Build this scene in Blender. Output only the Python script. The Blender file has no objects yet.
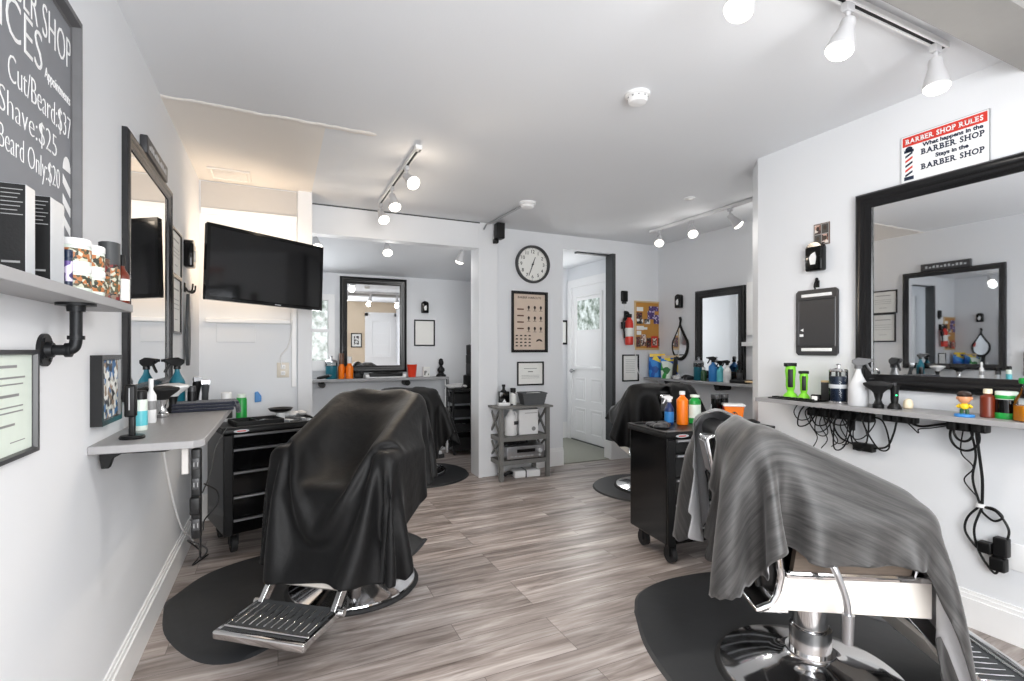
import bpy, bmesh, math, random
import numpy as np
from mathutils import Matrix, Vector, Euler

SC = bpy.context.scene
COL = SC.collection
PI = math.pi
random.seed(7)
EXPOSURE = 0.3
P_FRONT = 112.0
P_BACK = 9.0
P_HALL = 9.0
P_TV_FILL = 4.4
P_SPOT = 18.0
GLOW = 0.06
BULB = 3.5

# ------------------------------------------------------------------ camera, world, lights, exposure
cam = bpy.data.cameras.new('camera')
cam.lens = 500.0 / 1024.0 * 36.0
cam.sensor_width = 36.0
cam.shift_y = 9.5 / 1024.0
cam.clip_start = 0.02
camo = bpy.data.objects.new('camera', cam)
camo.location = (0, 0, 1.30)
camo.rotation_euler = (PI / 2, 0, -math.radians(25.08))
COL.objects.link(camo)
SC.camera = camo

SC.view_settings.view_transform = 'Standard'
SC.view_settings.look = 'None'
SC.view_settings.gamma = 1.0
SC.view_settings.use_curve_mapping = False
SC.view_settings.exposure = EXPOSURE
SC.cycles.caustics_reflective = False
SC.cycles.caustics_refractive = False
SC.cycles.max_bounces = 10
SC.cycles.diffuse_bounces = 6
SC.cycles.sample_clamp_indirect = 4.0

w = bpy.data.worlds.new('daylight')
SC.world = w
w.use_nodes = True
wn = w.node_tree
sky = wn.nodes.new('ShaderNodeTexSky')
sky.sky_type = 'HOSEK_WILKIE'
sky.turbidity = 6.0
sky.sun_direction = (0.2, 0.6, 0.77)
wn.links.new(sky.outputs[0], wn.nodes['Background'].inputs[0])
wn.nodes['Background'].inputs[1].default_value = 1.0


def area_light(name, loc, rot, sx, sy, power, col):
    d = bpy.data.lights.new(name, 'AREA')
    d.shape = 'RECTANGLE'
    d.size, d.size_y, d.energy, d.color = sx, sy, power, col
    o = bpy.data.objects.new(name, d)
    o.location, o.rotation_euler = loc, rot
    COL.objects.link(o)
    return o


# daylight entering through the shop window behind the photographer and the two other windows
area_light('daylight_front_window', (0.60, -1.26, 1.45), (PI / 2, 0, 0), 1.9, 1.7, P_FRONT, (0.975, 0.99, 1.0))
area_light('daylight_back_window', (0.30, 6.22, 1.55), (-PI / 2, 0, 0), 0.5, 0.75, P_BACK, (0.95, 0.98, 1.0))
# warm fill light added behind the television to tint its wall and ceiling
area_light('television_backlight', (-0.06, 4.12, 1.90), (math.radians(115), 0, math.radians(30)), 0.6, 0.1, P_TV_FILL, (1.0, 0.78, 0.56))
area_light('daylight_hall_door', (3.84, 5.85, 1.6), (0, PI / 2, 0), 0.8, 0.5, P_HALL, (1.0, 0.99, 0.97))


# ------------------------------------------------------------------ helpers
def lin(v):
    v = v / 255.0
    return v / 12.92 if v <= 0.04045 else ((v + 0.055) / 1.055) ** 2.4


def rgb(r, g, b):
    return (lin(r), lin(g), lin(b), 1.0)


MATS = {}


def mat(name, col, rough=0.5, metal=0.0, var=0.06, scale=25.0, bump=0.0, bscale=180.0, stretch=(1, 1, 1),
        trans=0.0, coat=0.0, emit=0.0, sheen=0.0, ior=1.45, spec=0.5):
    """A procedural material: noise-varied colour, optional noise bump."""
    m = bpy.data.materials.new(name)
    m.use_nodes = True
    n, l = m.node_tree.nodes, m.node_tree.links
    b = n['Principled BSDF']
    c = rgb(*col)
    tc = n.new('ShaderNodeTexCoord')
    mp = n.new('ShaderNodeMapping')
    mp.inputs['Scale'].default_value = stretch
    l.new(tc.outputs['Object'], mp.inputs[0])
    if var > 0:
        nz = n.new('ShaderNodeTexNoise')
        nz.inputs['Scale'].default_value = scale
        nz.inputs['Detail'].default_value = 4
        l.new(mp.outputs[0], nz.inputs['Vector'])
        mx = n.new('ShaderNodeMix')
        mx.data_type = 'RGBA'
        mx.inputs[6].default_value = tuple(x * (1 - var) for x in c[:3]) + (1,)
        mx.inputs[7].default_value = tuple(min(1, x * (1 + var)) for x in c[:3]) + (1,)
        l.new(nz.outputs['Fac'], mx.inputs[0])
        l.new(mx.outputs[2], b.inputs['Base Color'])
    else:
        b.inputs['Base Color'].default_value = c
    if bump > 0:
        nb = n.new('ShaderNodeTexNoise')
        nb.inputs['Scale'].default_value = bscale
        nb.inputs['Detail'].default_value = 3
        l.new(mp.outputs[0], nb.inputs['Vector'])
        bp = n.new('ShaderNodeBump')
        bp.inputs['Strength'].default_value = bump
        bp.inputs['Distance'].default_value = 0.01
        l.new(nb.outputs['Fac'], bp.inputs['Height'])
        l.new(bp.outputs[0], b.inputs['Normal'])
    b.inputs['Roughness'].default_value = rough
    b.inputs['Metallic'].default_value = metal
    b.inputs['Transmission Weight'].default_value = trans
    b.inputs['Coat Weight'].default_value = coat
    b.inputs['Coat Roughness'].default_value = 0.1
    b.inputs['IOR'].default_value = ior
    b.inputs['Specular IOR Level'].default_value = spec
    if sheen:
        b.inputs['Sheen Weight'].default_value = sheen
        b.inputs['Sheen Roughness'].default_value = 0.4
    if emit > 0:
        b.inputs['Emission Color'].default_value = c
        b.inputs['Emission Strength'].default_value = emit
    MATS[name] = m
    return m


class MB:
    """Collects shapes into one mesh.  mi = material slot, M = optional transform."""

    def __init__(s):
        s.b = bmesh.new()
        s.M = Matrix.Identity(4)

    def _v(s, p):
        return s.b.verts.new(s.M @ Vector(p))

    def face(s, pts, mi=0):
        f = s.b.faces.new([s._v(p) for p in pts])
        f.material_index = mi
        return f

    def _f(s, vs, mi):
        try:
            f = s.b.faces.new(vs)
            f.material_index = mi
        except ValueError:
            pass

    def box(s, x0, x1, y0, y1, z0, z1, mi=0):
        v = [s._v((x, y, z)) for z in (z0, z1) for y in (y0, y1) for x in (x0, x1)]
        for q in ((0, 2, 3, 1), (4, 5, 7, 6), (0, 1, 5, 4), (2, 6, 7, 3), (0, 4, 6, 2), (1, 3, 7, 5)):
            s._f([v[i] for i in q], mi)
        return s

    def hexa(s, p, mi=0):
        """8 points: bottom ring of four, then the top ring."""
        v = [s._v(q) for q in p]
        for q in ((3, 2, 1, 0), (4, 5, 6, 7), (0, 1, 5, 4), (1, 2, 6, 5), (2, 3, 7, 6), (3, 0, 4, 7)):
            s._f([v[i] for i in q], mi)
        return s

    def rbox(s, x0, x1, y0, y1, z0, z1, r, mi=0, seg=3):
        """Box with rounded edges on every side."""
        t = bmesh.new()
        bmesh.ops.create_cube(t, size=1.0)
        for v in t.verts:
            v.co = Vector(((x0 + x1) / 2 + v.co.x * (x1 - x0), (y0 + y1) / 2 + v.co.y * (y1 - y0),
                           (z0 + z1) / 2 + v.co.z * (z1 - z0)))
        bmesh.ops.bevel(t, geom=list(t.edges), offset=r, segments=seg, profile=0.5, affect='EDGES')
        s.merge(t, mi)
        return s

    def merge(s, t, mi=0):
        mp = {v: s._v(v.co) for v in t.verts}
        for f in t.faces:
            s._f([mp[v] for v in f.verts], mi)
        t.free()

    def prism(s, pts, z0, z1, mi=0):
        """Outline in XY, extruded along Z."""
        a = [s._v((p[0], p[1], z0)) for p in pts]
        b = [s._v((p[0], p[1], z1)) for p in pts]
        s._f(list(reversed(a)), mi)
        s._f(b, mi)
        n = len(pts)
        for i in range(n):
            s._f([a[i], a[(i + 1) % n], b[(i + 1) % n], b[i]], mi)
        return s

    def lathe(s, prof, c=(0, 0, 0), seg=24, mi=0, sx=1.0, sy=1.0):
        """prof: (radius, z) from bottom to top, about the Z axis."""
        rings = []
        for r, z in prof:
            if r < 1e-5:
                rings.append([s._v((c[0], c[1], c[2] + z))])
            else:
                rings.append([s._v((c[0] + sx * r * math.cos(2 * PI * k / seg), c[1] + sy * r * math.sin(2 * PI * k / seg),
                                    c[2] + z)) for k in range(seg)])
        if len(rings[0]) > 1:
            s._f(list(reversed(rings[0])), mi)
        if len(rings[-1]) > 1:
            s._f(rings[-1], mi)
        for a, b in zip(rings, rings[1:]):
            for k in range(seg):
                k2 = (k + 1) % seg
                if len(a) == 1 and len(b) == 1:
                    continue
                if len(a) == 1:
                    s._f([a[0], b[k2], b[k]], mi)
                elif len(b) == 1:
                    s._f([a[k], a[k2], b[0]], mi)
                else:
                    s._f([a[k], a[k2], b[k2], b[k]], mi)
        return s

    def cyl(s, p, q, r, r2=None, seg=16, mi=0):
        p, q = Vector(p), Vector(q)
        d = q - p
        old = s.M
        s.M = old @ Matrix.Translation(p) @ d.to_track_quat('Z', 'Y').to_matrix().to_4x4()
        s.lathe([(r, 0), (r if r2 is None else r2, d.length)], seg=seg, mi=mi)
        s.M = old
        return s

    def tube(s, pts, r, seg=8, mi=0, closed=False):
        pts = [Vector(p) for p in pts]
        n = len(pts)
        rings = []
        up = None
        for i, p in enumerate(pts):
            if closed:
                t = pts[(i + 1) % n] - pts[i - 1]
            else:
                t = pts[min(i + 1, n - 1)] - pts[max(i - 1, 0)]
            if t.length < 1e-9:
                t = Vector((0, 0, 1))
            t.normalize()
            if up is None:
                up = t.orthogonal().normalized()
            else:
                up = up - t * up.dot(t)
                up = up.normalized() if up.length > 1e-6 else t.orthogonal().normalized()
            w2 = t.cross(up)
            rr = r[i] if isinstance(r, (list, tuple)) else r
            rings.append([s._v(p + up * rr * math.cos(2 * PI * k / seg) + w2 * rr * math.sin(2 * PI * k / seg)) for k in range(seg)])
        prs = list(zip(rings, rings[1:]))
        if closed:
            prs.append((rings[-1], rings[0]))
        else:
            s._f(list(reversed(rings[0])), mi)
            s._f(rings[-1], mi)
        for a, b in prs:
            for k in range(seg):
                s._f([a[k], a[(k + 1) % seg], b[(k + 1) % seg], b[k]], mi)
        return s

    def ball(s, c, rx, ry=None, rz=None, seg=16, mi=0):
        ry = rx if ry is None else ry
        rz = rx if rz is None else rz
        n = max(6, seg // 2)
        old = s.M
        s.M = old @ Matrix.Translation(c) @ Matrix.Diagonal((rx, ry, rz, 1))
        s.lathe([(math.sin(PI * i / n), -math.cos(PI * i / n)) for i in range(n + 1)], seg=seg, mi=mi)
        s.M = old
        return s

    def moulding(s, w, h, prof, mi=0):
        """Mitred rectangular frame centred in XY; prof = (inset from the outer edge, z)."""
        loops = []
        for ins, z in prof:
            x, y = w / 2 - ins, h / 2 - ins
            loops.append([s._v(p) for p in ((-x, -y, z), (x, -y, z), (x, y, z), (-x, y, z))])
        for a, b in zip(loops, loops[1:]):
            for k in range(4):
                s._f([a[k], a[(k + 1) % 4], b[(k + 1) % 4], b[k]], mi)
        return s

    def text(s, body, size, loc=(0, 0, 0), mi=0, bold=0.0, ext=0.001, align='CENTER', sx=1.0, shear=0.0):
        cu = bpy.data.curves.new('t', 'FONT')
        cu.body, cu.size, cu.extrude, cu.offset = body, size, ext, bold
        cu.align_x, cu.align_y, cu.shear = align, 'CENTER', shear
        cu.resolution_u = 3
        o = bpy.data.objects.new('t', cu)
        me = bpy.data.meshes.new_from_object(o)
        t = bmesh.new()
        t.from_mesh(me)
        old = s.M
        s.M = old @ Matrix.Translation(loc) @ Matrix.Diagonal((sx, 1, 1, 1))
        s.merge(t, mi)
        s.M = old
        bpy.data.objects.remove(o)
        bpy.data.curves.remove(cu)
        bpy.data.meshes.remove(me)
        return s


def slab_text(m, body, cap, width, loc, mi=0, bold=0.0):
    """Capitals in a heavy slab-serif cut, fitted to a width and centred on loc."""
    feet = {'B': ((0,), (0,)), 'R': ((0, 1), (0,)), 'E': ((0,), (0,)), 'P': ((0,), (0,)), 'H': ((0, 1), (0, 1)), 'A': ((0, 1), ()),
            'U': ((), (0, 1)), 'L': ((0,), (0,))}
    glyphs, x = [], 0.0
    for ch in body:
        if ch == ' ':
            x += cap * 0.42
            continue
        g = MB().text(ch, 1.0, (0, 0, 0), 0, 0.034, 0.0, 'LEFT')
        xs, ys = [v.co.x for v in g.b.verts], [v.co.y for v in g.b.verts]
        k = cap / (max(ys) - min(ys))
        w = (max(xs) - min(xs)) * k * 0.94
        glyphs.append((ch, g, min(xs), min(ys), k, x, w))
        x += w + cap * 0.16
    sx = width / (x - cap * 0.16)
    old = m.M
    for ch, g, x0, y0, k, gx, w in glyphs:
        m.M = old @ Matrix.Translation((loc[0] - width / 2, loc[1] - cap / 2, loc[2])) @ Matrix.Diagonal((sx, 1, 1, 1)) @ Matrix.Translation((gx, 0, 0)) @ Matrix.Diagonal((k * 0.94, k, 1, 1)) @ Matrix.Translation((-x0, -y0, 0))
        m.merge(g.b, mi)
        m.M = old @ Matrix.Translation((loc[0] - width / 2, loc[1] - cap / 2, loc[2])) @ Matrix.Diagonal((sx, 1, 1, 1))
        t = cap * 0.15
        for row, (yb, yt) in enumerate(((0, t), (cap - t, cap))):
            for side in feet.get(ch, ((), ()))[row]:
                c = gx + (cap * 0.07 if side == 0 else w - cap * 0.07)
                m.face([(c - cap * 0.19, yb, 0), (c + cap * 0.19, yb, 0), (c + cap * 0.19, yt, 0), (c - cap * 0.19, yt, 0)], mi)
    m.M = old


def obj(name, mb, mats, parent=None, smooth=35, bevel=0.0, seg=2):
    me = bpy.data.meshes.new(name)
    bmesh.ops.recalc_face_normals(mb.b, faces=mb.b.faces)
    mb.b.to_mesh(me)
    mb.b.free()
    for m in (mats if isinstance(mats, (list, tuple)) else [mats]):
        me.materials.append(m if not isinstance(m, str) else MATS[m])
    if smooth:
        me.polygons.foreach_set('use_smooth', [True] * len(me.polygons))
        me.set_sharp_from_angle(angle=math.radians(smooth))
    o = bpy.data.objects.new(name, me)
    COL.objects.link(o)
    if parent:
        o.parent = parent
    if bevel > 0:
        bv = o.modifiers.new('bevel', 'BEVEL')
        bv.width, bv.segments, bv.limit_method, bv.angle_limit = bevel, seg, 'ANGLE', math.radians(40)
    return o


def tag(o, label, cat, group=None):
    o['label'], o['category'] = label, cat
    if group:
        o['group'] = group
    return o


def thing(name, label, cat, loc=(0, 0, 0), rz=0.0, group=None):
    o = bpy.data.objects.new(name, None)
    o.empty_display_size = 0.05
    COL.objects.link(o)
    o.location, o.rotation_euler = loc, (0, 0, rz)
    return tag(o, label, cat, group)


WALLROT = {  # local x = to the viewer's right, y = up, z = out of the wall into the room
    'left': Matrix(((0, 0, 1), (1, 0, 0), (0, 1, 0))),
    'right': Matrix(((0, 0, -1), (-1, 0, 0), (0, 1, 0))),
    'back': Matrix(((1, 0, 0), (0, 0, -1), (0, 1, 0))),
    'front': Matrix(((-1, 0, 0), (0, 0, 1), (0, 1, 0))),
}


def on_wall(name, label, cat, wall, loc, group=None, tilt=0.0):
    o = thing(name, label, cat, loc, 0, group)
    o.rotation_euler = (WALLROT[wall] @ Matrix.Rotation(tilt, 3, 'Z')).to_euler()
    return o


def struct(name, mb, mats, parent=None, smooth=35, bevel=0.0):
    o = obj(name, mb, mats, parent, smooth, bevel)
    if not parent:
        o['kind'] = 'structure'
    return o


def dup(root, loc, label, rz=None, group=None):
    r = root.copy()
    COL.objects.link(r)
    r.location = loc
    if rz is not None:
        r.rotation_euler = (0, 0, rz)
    r['label'] = label
    if group:
        r['group'] = group
    for ch in list(root.children):
        c = ch.copy()
        COL.objects.link(c)
        c.parent = r
        for g in list(ch.children):
            d = g.copy()
            COL.objects.link(d)
            d.parent = c
    return r


def curve_pts(ctrl, n=8):
    """Catmull-Rom through the control points."""
    P = [Vector(p) for p in ctrl]
    P = [P[0] * 2 - P[1]] + P + [P[-1] * 2 - P[-2]]
    out = []
    for i in range(1, len(P) - 2):
        for k in range(n):
            t = k / n
            a, b, c, d = P[i - 1:i + 3]
            out.append(0.5 * ((2 * b) + (c - a) * t + (2 * a - 5 * b + 4 * c - d) * t * t + (3 * b - a - 3 * c + d) * t ** 3))
    out.append(P[-2])
    return out


# ------------------------------------------------------------------ materials
mat('white_paint', (225, 227, 230), 0.6, var=0.015, scale=3, bump=0.03, bscale=120)
mat('ceiling_paint', (229, 231, 234), 0.75, var=0.015, scale=2, bump=0.04, bscale=90)
mat('cream_paint', (236, 231, 225), 0.65, var=0.02, scale=2, bump=0.03, bscale=100)  # cream tint paints a warm glow into the alcove ceiling; vent cover shares it
mat('tan_paint', (214, 196, 172), 0.7, var=0.02, scale=2)
mat('trim_white', (238, 238, 238), 0.35, var=0.01)
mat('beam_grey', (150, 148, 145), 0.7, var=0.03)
mat('panel_grey', (190, 187, 184), 0.6, var=0.02)
mat('carpet', (152, 153, 143), 0.95, var=0.25, scale=180, bump=0.4, bscale=400)
mat('black_gloss', (8, 8, 9), 0.12, var=0.2, spec=0.35)
mat('black_satin', (16, 16, 17), 0.42, var=0.15, spec=0.35)
mat('black_matte', (17, 17, 18), 0.75, var=0.2, bump=0.1)
mat('black_frame', (13, 13, 15), 0.25, var=0.04)
mat('dark_iron', (36, 37, 39), 0.45, metal=0.6, var=0.15, bump=0.1)
mat('dark_grey', (62, 64, 66), 0.5, var=0.1)
mat('chrome', (225, 225, 226), 0.08, metal=1.0, var=0.02)
mat('steel', (176, 177, 180), 0.3, metal=0.9, var=0.05)
mat('rubber', (30, 30, 31), 0.7, var=0.12, bump=0.15, bscale=60)
mat('mat_vinyl', (40, 41, 43), 0.5, var=0.1, scale=8, bump=0.12, bscale=14)
mat('vinyl_black', (20, 20, 21), 0.35, var=0.1, bump=0.08, bscale=120)
mat('enamel', (236, 230, 222), 0.2, var=0.01, coat=0.3)
mat('mirror_glass', (236, 238, 240), 0.015, metal=1.0, var=0.0)
mat('white_plastic', (236, 236, 236), 0.35, var=0.02)
mat('lamp_white', (196, 196, 198), 0.35, var=0.02)
mat('white_gloss', (240, 240, 240), 0.25, var=0.01)
mat('paper', (236, 236, 232), 0.7, var=0.02)
mat('counter_laminate', (150, 149, 150), 0.42, var=0.08, scale=10, stretch=(6, 0.6, 1), bump=0.02)
mat('counter_edge', (122, 122, 123), 0.45, var=0.05)
mat('shelf_grey', (158, 158, 160), 0.5, var=0.08, scale=8, stretch=(6, 0.6, 1))
mat('bulb', (255, 248, 236), 0.4, var=0.0, emit=BULB)
mat('chalk_board', (128, 130, 135), 0.7, var=0.12, scale=4)
mat('chalk', (240, 240, 240), 0.8, var=0.03)
mat('frame_dark', (36, 36, 38), 0.25, var=0.04)
mat('frame_grey', (96, 96, 98), 0.5, var=0.12)
mat('navy_towel', (38, 41, 54), 0.95, var=0.25, scale=80, bump=0.5, bscale=250, sheen=0.3)
for nm, c in dict(teal=(24, 104, 122), aqua=(96, 190, 200), blue=(52, 128, 196), deep_blue=(24, 44, 92), orange=(244, 122, 12),
                  amber=(104, 36, 14), green=(28, 150, 62), lime=(124, 206, 48), red=(208, 56, 44), cup_red=(232, 66, 40),
                  pale_green=(222, 232, 222), cream=(228, 214, 186), almond=(214, 206, 192), yellow=(240, 200, 40), skin=(214, 150, 110),
                  purple=(88, 66, 128), brown=(96, 66, 50), silver=(186, 190, 194), charcoal=(54, 54, 56), tan=(206, 180, 140),
                  navy=(28, 40, 62), grey=(140, 140, 140), cork=(190, 136, 62), green_dark=(40, 78, 44), hair=(40, 24, 16)).items():
    mat(nm, c, 0.35, var=0.06)
mat('juice', (246, 150, 30), 0.2, var=0.03, coat=0.4)
mat('screen', (10, 10, 12), 0.07, var=0.0, spec=0.6)
mat('wood_panel', (96, 84, 74), 0.5, var=0.35, scale=12, stretch=(1.5, 12, 12))
mat('stand_grey', (112, 112, 110), 0.6, var=0.12, scale=14, stretch=(8, 8, 0.8))
mat('basket_grey', (84, 86, 88), 0.7, var=0.1)
mat('fluff', (206, 206, 206), 0.9, var=0.05)
mat('glow_green', (60, 255, 150), 0.5, var=0.0, emit=2.0)
mat('cape_black', (15, 15, 16), 0.55, var=0.15, scale=60, bump=0.35, bscale=16, sheen=0.06, spec=0.32)
mat('frosted', (206, 207, 209), 0.4, var=0.03)
mat('cape_lining', (196, 196, 198), 0.7, var=0.05)
mat('poster_paper', (208, 190, 174), 0.7, var=0.08, scale=14)


def picture_mat(name, cols, scale, rough=0.5):
    """Blotchy little print: voronoi cells coloured from a ramp."""
    m = bpy.data.materials.new(name)
    m.use_nodes = True
    n, l = m.node_tree.nodes, m.node_tree.links
    tc = n.new('ShaderNodeTexCoord')
    v = n.new('ShaderNodeTexVoronoi')
    v.inputs['Scale'].default_value = scale
    l.new(tc.outputs['Object'], v.inputs['Vector'])
    sp = n.new('ShaderNodeSeparateColor')
    l.new(v.outputs['Color'], sp.inputs[0])
    r = n.new('ShaderNodeValToRGB')
    r.color_ramp.interpolation = 'CONSTANT'
    e = r.color_ramp.elements
    while len(e) < len(cols):
        e.new(0.5)
    for i, c in enumerate(cols):
        e[i].position = i / len(cols)
        e[i].color = rgb(*c)
    l.new(sp.outputs[0], r.inputs[0])
    l.new(r.outputs[0], n['Principled BSDF'].inputs['Base Color'])
    n['Principled BSDF'].inputs['Roughness'].default_value = rough
    MATS[name] = m
    return m


picture_mat('print_bw', [(20, 20, 22), (230, 230, 228), (120, 118, 116), (60, 58, 58)], 26)
picture_mat('print_photo', [(210, 212, 208), (60, 110, 160), (236, 236, 232), (150, 130, 112), (30, 34, 44)], 55)
picture_mat('print_food', [(176, 110, 62), (196, 198, 180), (46, 52, 42), (84, 78, 54)], 120)
picture_mat('print_purple', [(88, 66, 128), (200, 190, 214), (60, 48, 92), (88, 66, 128)], 55)
picture_mat('print_dark', [(24, 22, 24), (120, 30, 30), (44, 40, 40), (130, 110, 96)], 90)
picture_mat('print_card', [(196, 160, 146), (60, 40, 40), (226, 216, 208), (120, 86, 76)], 50)
def foliage_mat(name):
    m = bpy.data.materials.new(name)
    m.use_nodes = True
    n, l = m.node_tree.nodes, m.node_tree.links
    tc, nz, r = n.new('ShaderNodeTexCoord'), n.new('ShaderNodeTexNoise'), n.new('ShaderNodeValToRGB')
    nz.inputs['Scale'].default_value, nz.inputs['Detail'].default_value = 14, 7
    l.new(tc.outputs['Object'], nz.inputs['Vector'])
    e = r.color_ramp.elements
    e[0].position, e[0].color = 0.36, rgb(88, 104, 90)
    e[1].position, e[1].color = 0.66, rgb(206, 214, 212)
    l.new(nz.outputs['Fac'], r.inputs[0])
    b = n['Principled BSDF']
    l.new(r.outputs[0], b.inputs['Base Color'])
    l.new(r.outputs[0], b.inputs['Emission Color'])
    b.inputs['Emission Strength'].default_value = 0.45
    b.inputs['Roughness'].default_value = 0.15
    MATS[name] = m


foliage_mat('foliage_view')
picture_mat('bag_blue', [(24, 96, 190), (40, 140, 220), (24, 84, 170), (240, 214, 60)], 16)
picture_mat('bag_green', [(40, 150, 60), (220, 230, 220), (24, 110, 44), (30, 90, 180)], 16)


def thin_glass(name):
    m = bpy.data.materials.new(name)
    m.use_nodes = True
    n, l = m.node_tree.nodes, m.node_tree.links
    n.remove(n['Principled BSDF'])
    tr, gl, mx, lw = (n.new('ShaderNodeBsdfTransparent'), n.new('ShaderNodeBsdfGlossy'), n.new('ShaderNodeMixShader'), n.new('ShaderNodeLayerWeight'))
    tr.inputs[0].default_value = (0.94, 0.96, 0.96, 1)
    gl.inputs['Roughness'].default_value = 0.03
    lw.inputs['Blend'].default_value = 0.25
    l.new(lw.outputs['Fresnel'], mx.inputs[0])
    l.new(tr.outputs[0], mx.inputs[1])
    l.new(gl.outputs[0], mx.inputs[2])
    l.new(mx.outputs[0], n['Material Output'].inputs[0])
    MATS[name] = m


thin_glass('glass_clear')


def floor_mat():
    m = bpy.data.materials.new('plank_floor')
    m.use_nodes = True
    n, l = m.node_tree.nodes, m.node_tree.links
    b = n['Principled BSDF']
    tc = n.new('ShaderNodeTexCoord')
    br = n.new('ShaderNodeTexBrick')
    br.offset, br.offset_frequency = 0.37, 3
    br.inputs['Color1'].default_value = (0, 0, 0, 1)
    br.inputs['Color2'].default_value = (1, 1, 1, 1)
    br.inputs['Mortar'].default_value = (0.5, 0.5, 0.5, 1)
    br.inputs['Scale'].default_value = 1.0
    br.inputs['Brick Width'].default_value = 1.18
    br.inputs['Row Height'].default_value = 0.142
    br.inputs['Mortar Size'].default_value = 0.0012
    br.inputs['Bias'].default_value = 0.0
    l.new(tc.outputs['Object'], br.inputs['Vector'])
    # every plank shifts the grain a little
    add = n.new('ShaderNodeVectorMath')
    add.operation = 'MULTIPLY_ADD'
    l.new(br.outputs['Color'], add.inputs[0])
    add.inputs[1].default_value = (7.0, 3.0, 5.0)
    l.new(tc.outputs['Object'], add.inputs[2])
    mp = n.new('ShaderNodeMapping')
    mp.inputs['Scale'].default_value = (1.1, 11.0, 1.0)
    l.new(add.outputs[0], mp.inputs[0])
    g = n.new('ShaderNodeTexNoise')
    g.inputs['Scale'].default_value = 1.6
    g.inputs['Detail'].default_value = 9
    g.inputs['Roughness'].default_value = 0.62
    g.inputs['Distortion'].default_value = 0.5
    l.new(mp.outputs[0], g.inputs['Vector'])
    r = n.new('ShaderNodeValToRGB')
    e = r.color_ramp.elements
    e[0].position, e[0].color = 0.28, rgb(78, 68, 63)
    e[1].position, e[1].color = 0.72, rgb(200, 193, 188)
    for p, c in ((0.42, (128, 117, 111)), (0.55, (160, 150, 145))):
        x = e.new(p)
        x.color = rgb(*c)
    l.new(g.outputs['Fac'], r.inputs[0])
    hs = n.new('ShaderNodeHueSaturation')
    mr = n.new('ShaderNodeMapRange')
    mr.inputs['To Min'].default_value, mr.inputs['To Max'].default_value = 0.80, 1.16
    l.new(br.outputs['Color'], mr.inputs['Value'])
    l.new(mr.outputs[0], hs.inputs['Value'])
    l.new(r.outputs[0], hs.inputs['Color'])
    mx = n.new('ShaderNodeMix')
    mx.data_type = 'RGBA'
    l.new(br.outputs['Fac'], mx.inputs[0])
    l.new(hs.outputs[0], mx.inputs[6])
    mx.inputs[7].default_value = rgb(84, 74, 70)
    l.new(mx.outputs[2], b.inputs['Base Color'])
    b.inputs['Roughness'].default_value = 0.36
    bp = n.new('ShaderNodeBump')
    bp.inputs['Strength'].default_value = 0.06
    l.new(g.outputs['Fac'], bp.inputs['Height'])
    l.new(bp.outputs[0], b.inputs['Normal'])
    MATS['plank_floor'] = m


floor_mat()


def cape_grey_mat():
    m = bpy.data.materials.new('cape_grey')
    m.use_nodes = True
    n, l = m.node_tree.nodes, m.node_tree.links
    b = n['Principled BSDF']
    tc = n.new('ShaderNodeTexCoord')
    mp = n.new('ShaderNodeMapping')
    mp.inputs['Scale'].default_value = (2.4, 42.0, 1.0)
    l.new(tc.outputs['UV'], mp.inputs[0])
    g = n.new('ShaderNodeTexNoise')
    g.inputs['Scale'].default_value = 1.3
    g.inputs['Detail'].default_value = 8
    g.inputs['Roughness'].default_value = 0.7
    l.new(mp.outputs[0], g.inputs['Vector'])
    r = n.new('ShaderNodeValToRGB')
    r.color_ramp.elements[0].position, r.color_ramp.elements[0].color = 0.36, rgb(14, 13, 13)
    r.color_ramp.elements[1].position, r.color_ramp.elements[1].color = 0.66, rgb(70, 68, 67)
    l.new(g.outputs['Fac'], r.inputs[0])
    l.new(r.outputs[0], b.inputs['Base Color'])
    b.inputs['Roughness'].default_value = 0.5
    b.inputs['Sheen Weight'].default_value = 0.25
    bp = n.new('ShaderNodeBump')
    bp.inputs['Strength'].default_value = 0.12
    l.new(g.outputs['Fac'], bp.inputs['Height'])
    l.new(bp.outputs[0], b.inputs['Normal'])
    MATS['cape_grey'] = m


cape_grey_mat()
# ------------------------------------------------------------------ the room
XL, XR, XB = -0.543, 2.955, 4.30          # left wall, right wall, wall of the back right alcove
YT, YB, YC, YF = 4.45, 4.75, 4.88, -1.30  # television wall, beam, clock wall, front wall
HC = 2.60
m = MB().box(XL - 0.1, 4.4, YF - 0.1, 6.4, -0.06, 0.0)
struct('floor', m, 'plank_floor', smooth=0)
m = MB().box(2.7, 3.9, YC + 0.02, 6.4, 0.0, 0.008)
struct('floor_hall', m, 'carpet', smooth=0)
m = MB().box(XL - 0.1, 4.4, YF - 0.1, 3.08, HC, HC + 0.1)
m.box(0.25, 4.4, 3.08, YC + 0.12, HC, HC + 0.1)
struct('ceiling', m, 'ceiling_paint', smooth=0)
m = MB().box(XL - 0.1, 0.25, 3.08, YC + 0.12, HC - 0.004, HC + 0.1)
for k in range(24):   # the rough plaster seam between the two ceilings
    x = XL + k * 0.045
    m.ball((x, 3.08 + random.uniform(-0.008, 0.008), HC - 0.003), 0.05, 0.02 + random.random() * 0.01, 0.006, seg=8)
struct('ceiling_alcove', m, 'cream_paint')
m = MB().hexa([(-0.4, YC, 2.52), (2.06, YC, 2.52), (2.5, 6.32, 2.215), (-0.4, 6.32, 2.215),
               (-0.4, YC, 2.6), (2.06, YC, 2.6), (2.5, 6.32, 2.6), (-0.4, 6.32, 2.6)])
struct('ceiling_back_room', m, 'ceiling_paint', smooth=0)
m = MB().box(2.75, 3.95, YC + 0.1, 6.45, 2.5, 2.6)
struct('ceiling_hall', m, 'ceiling_paint', smooth=0)

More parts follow.
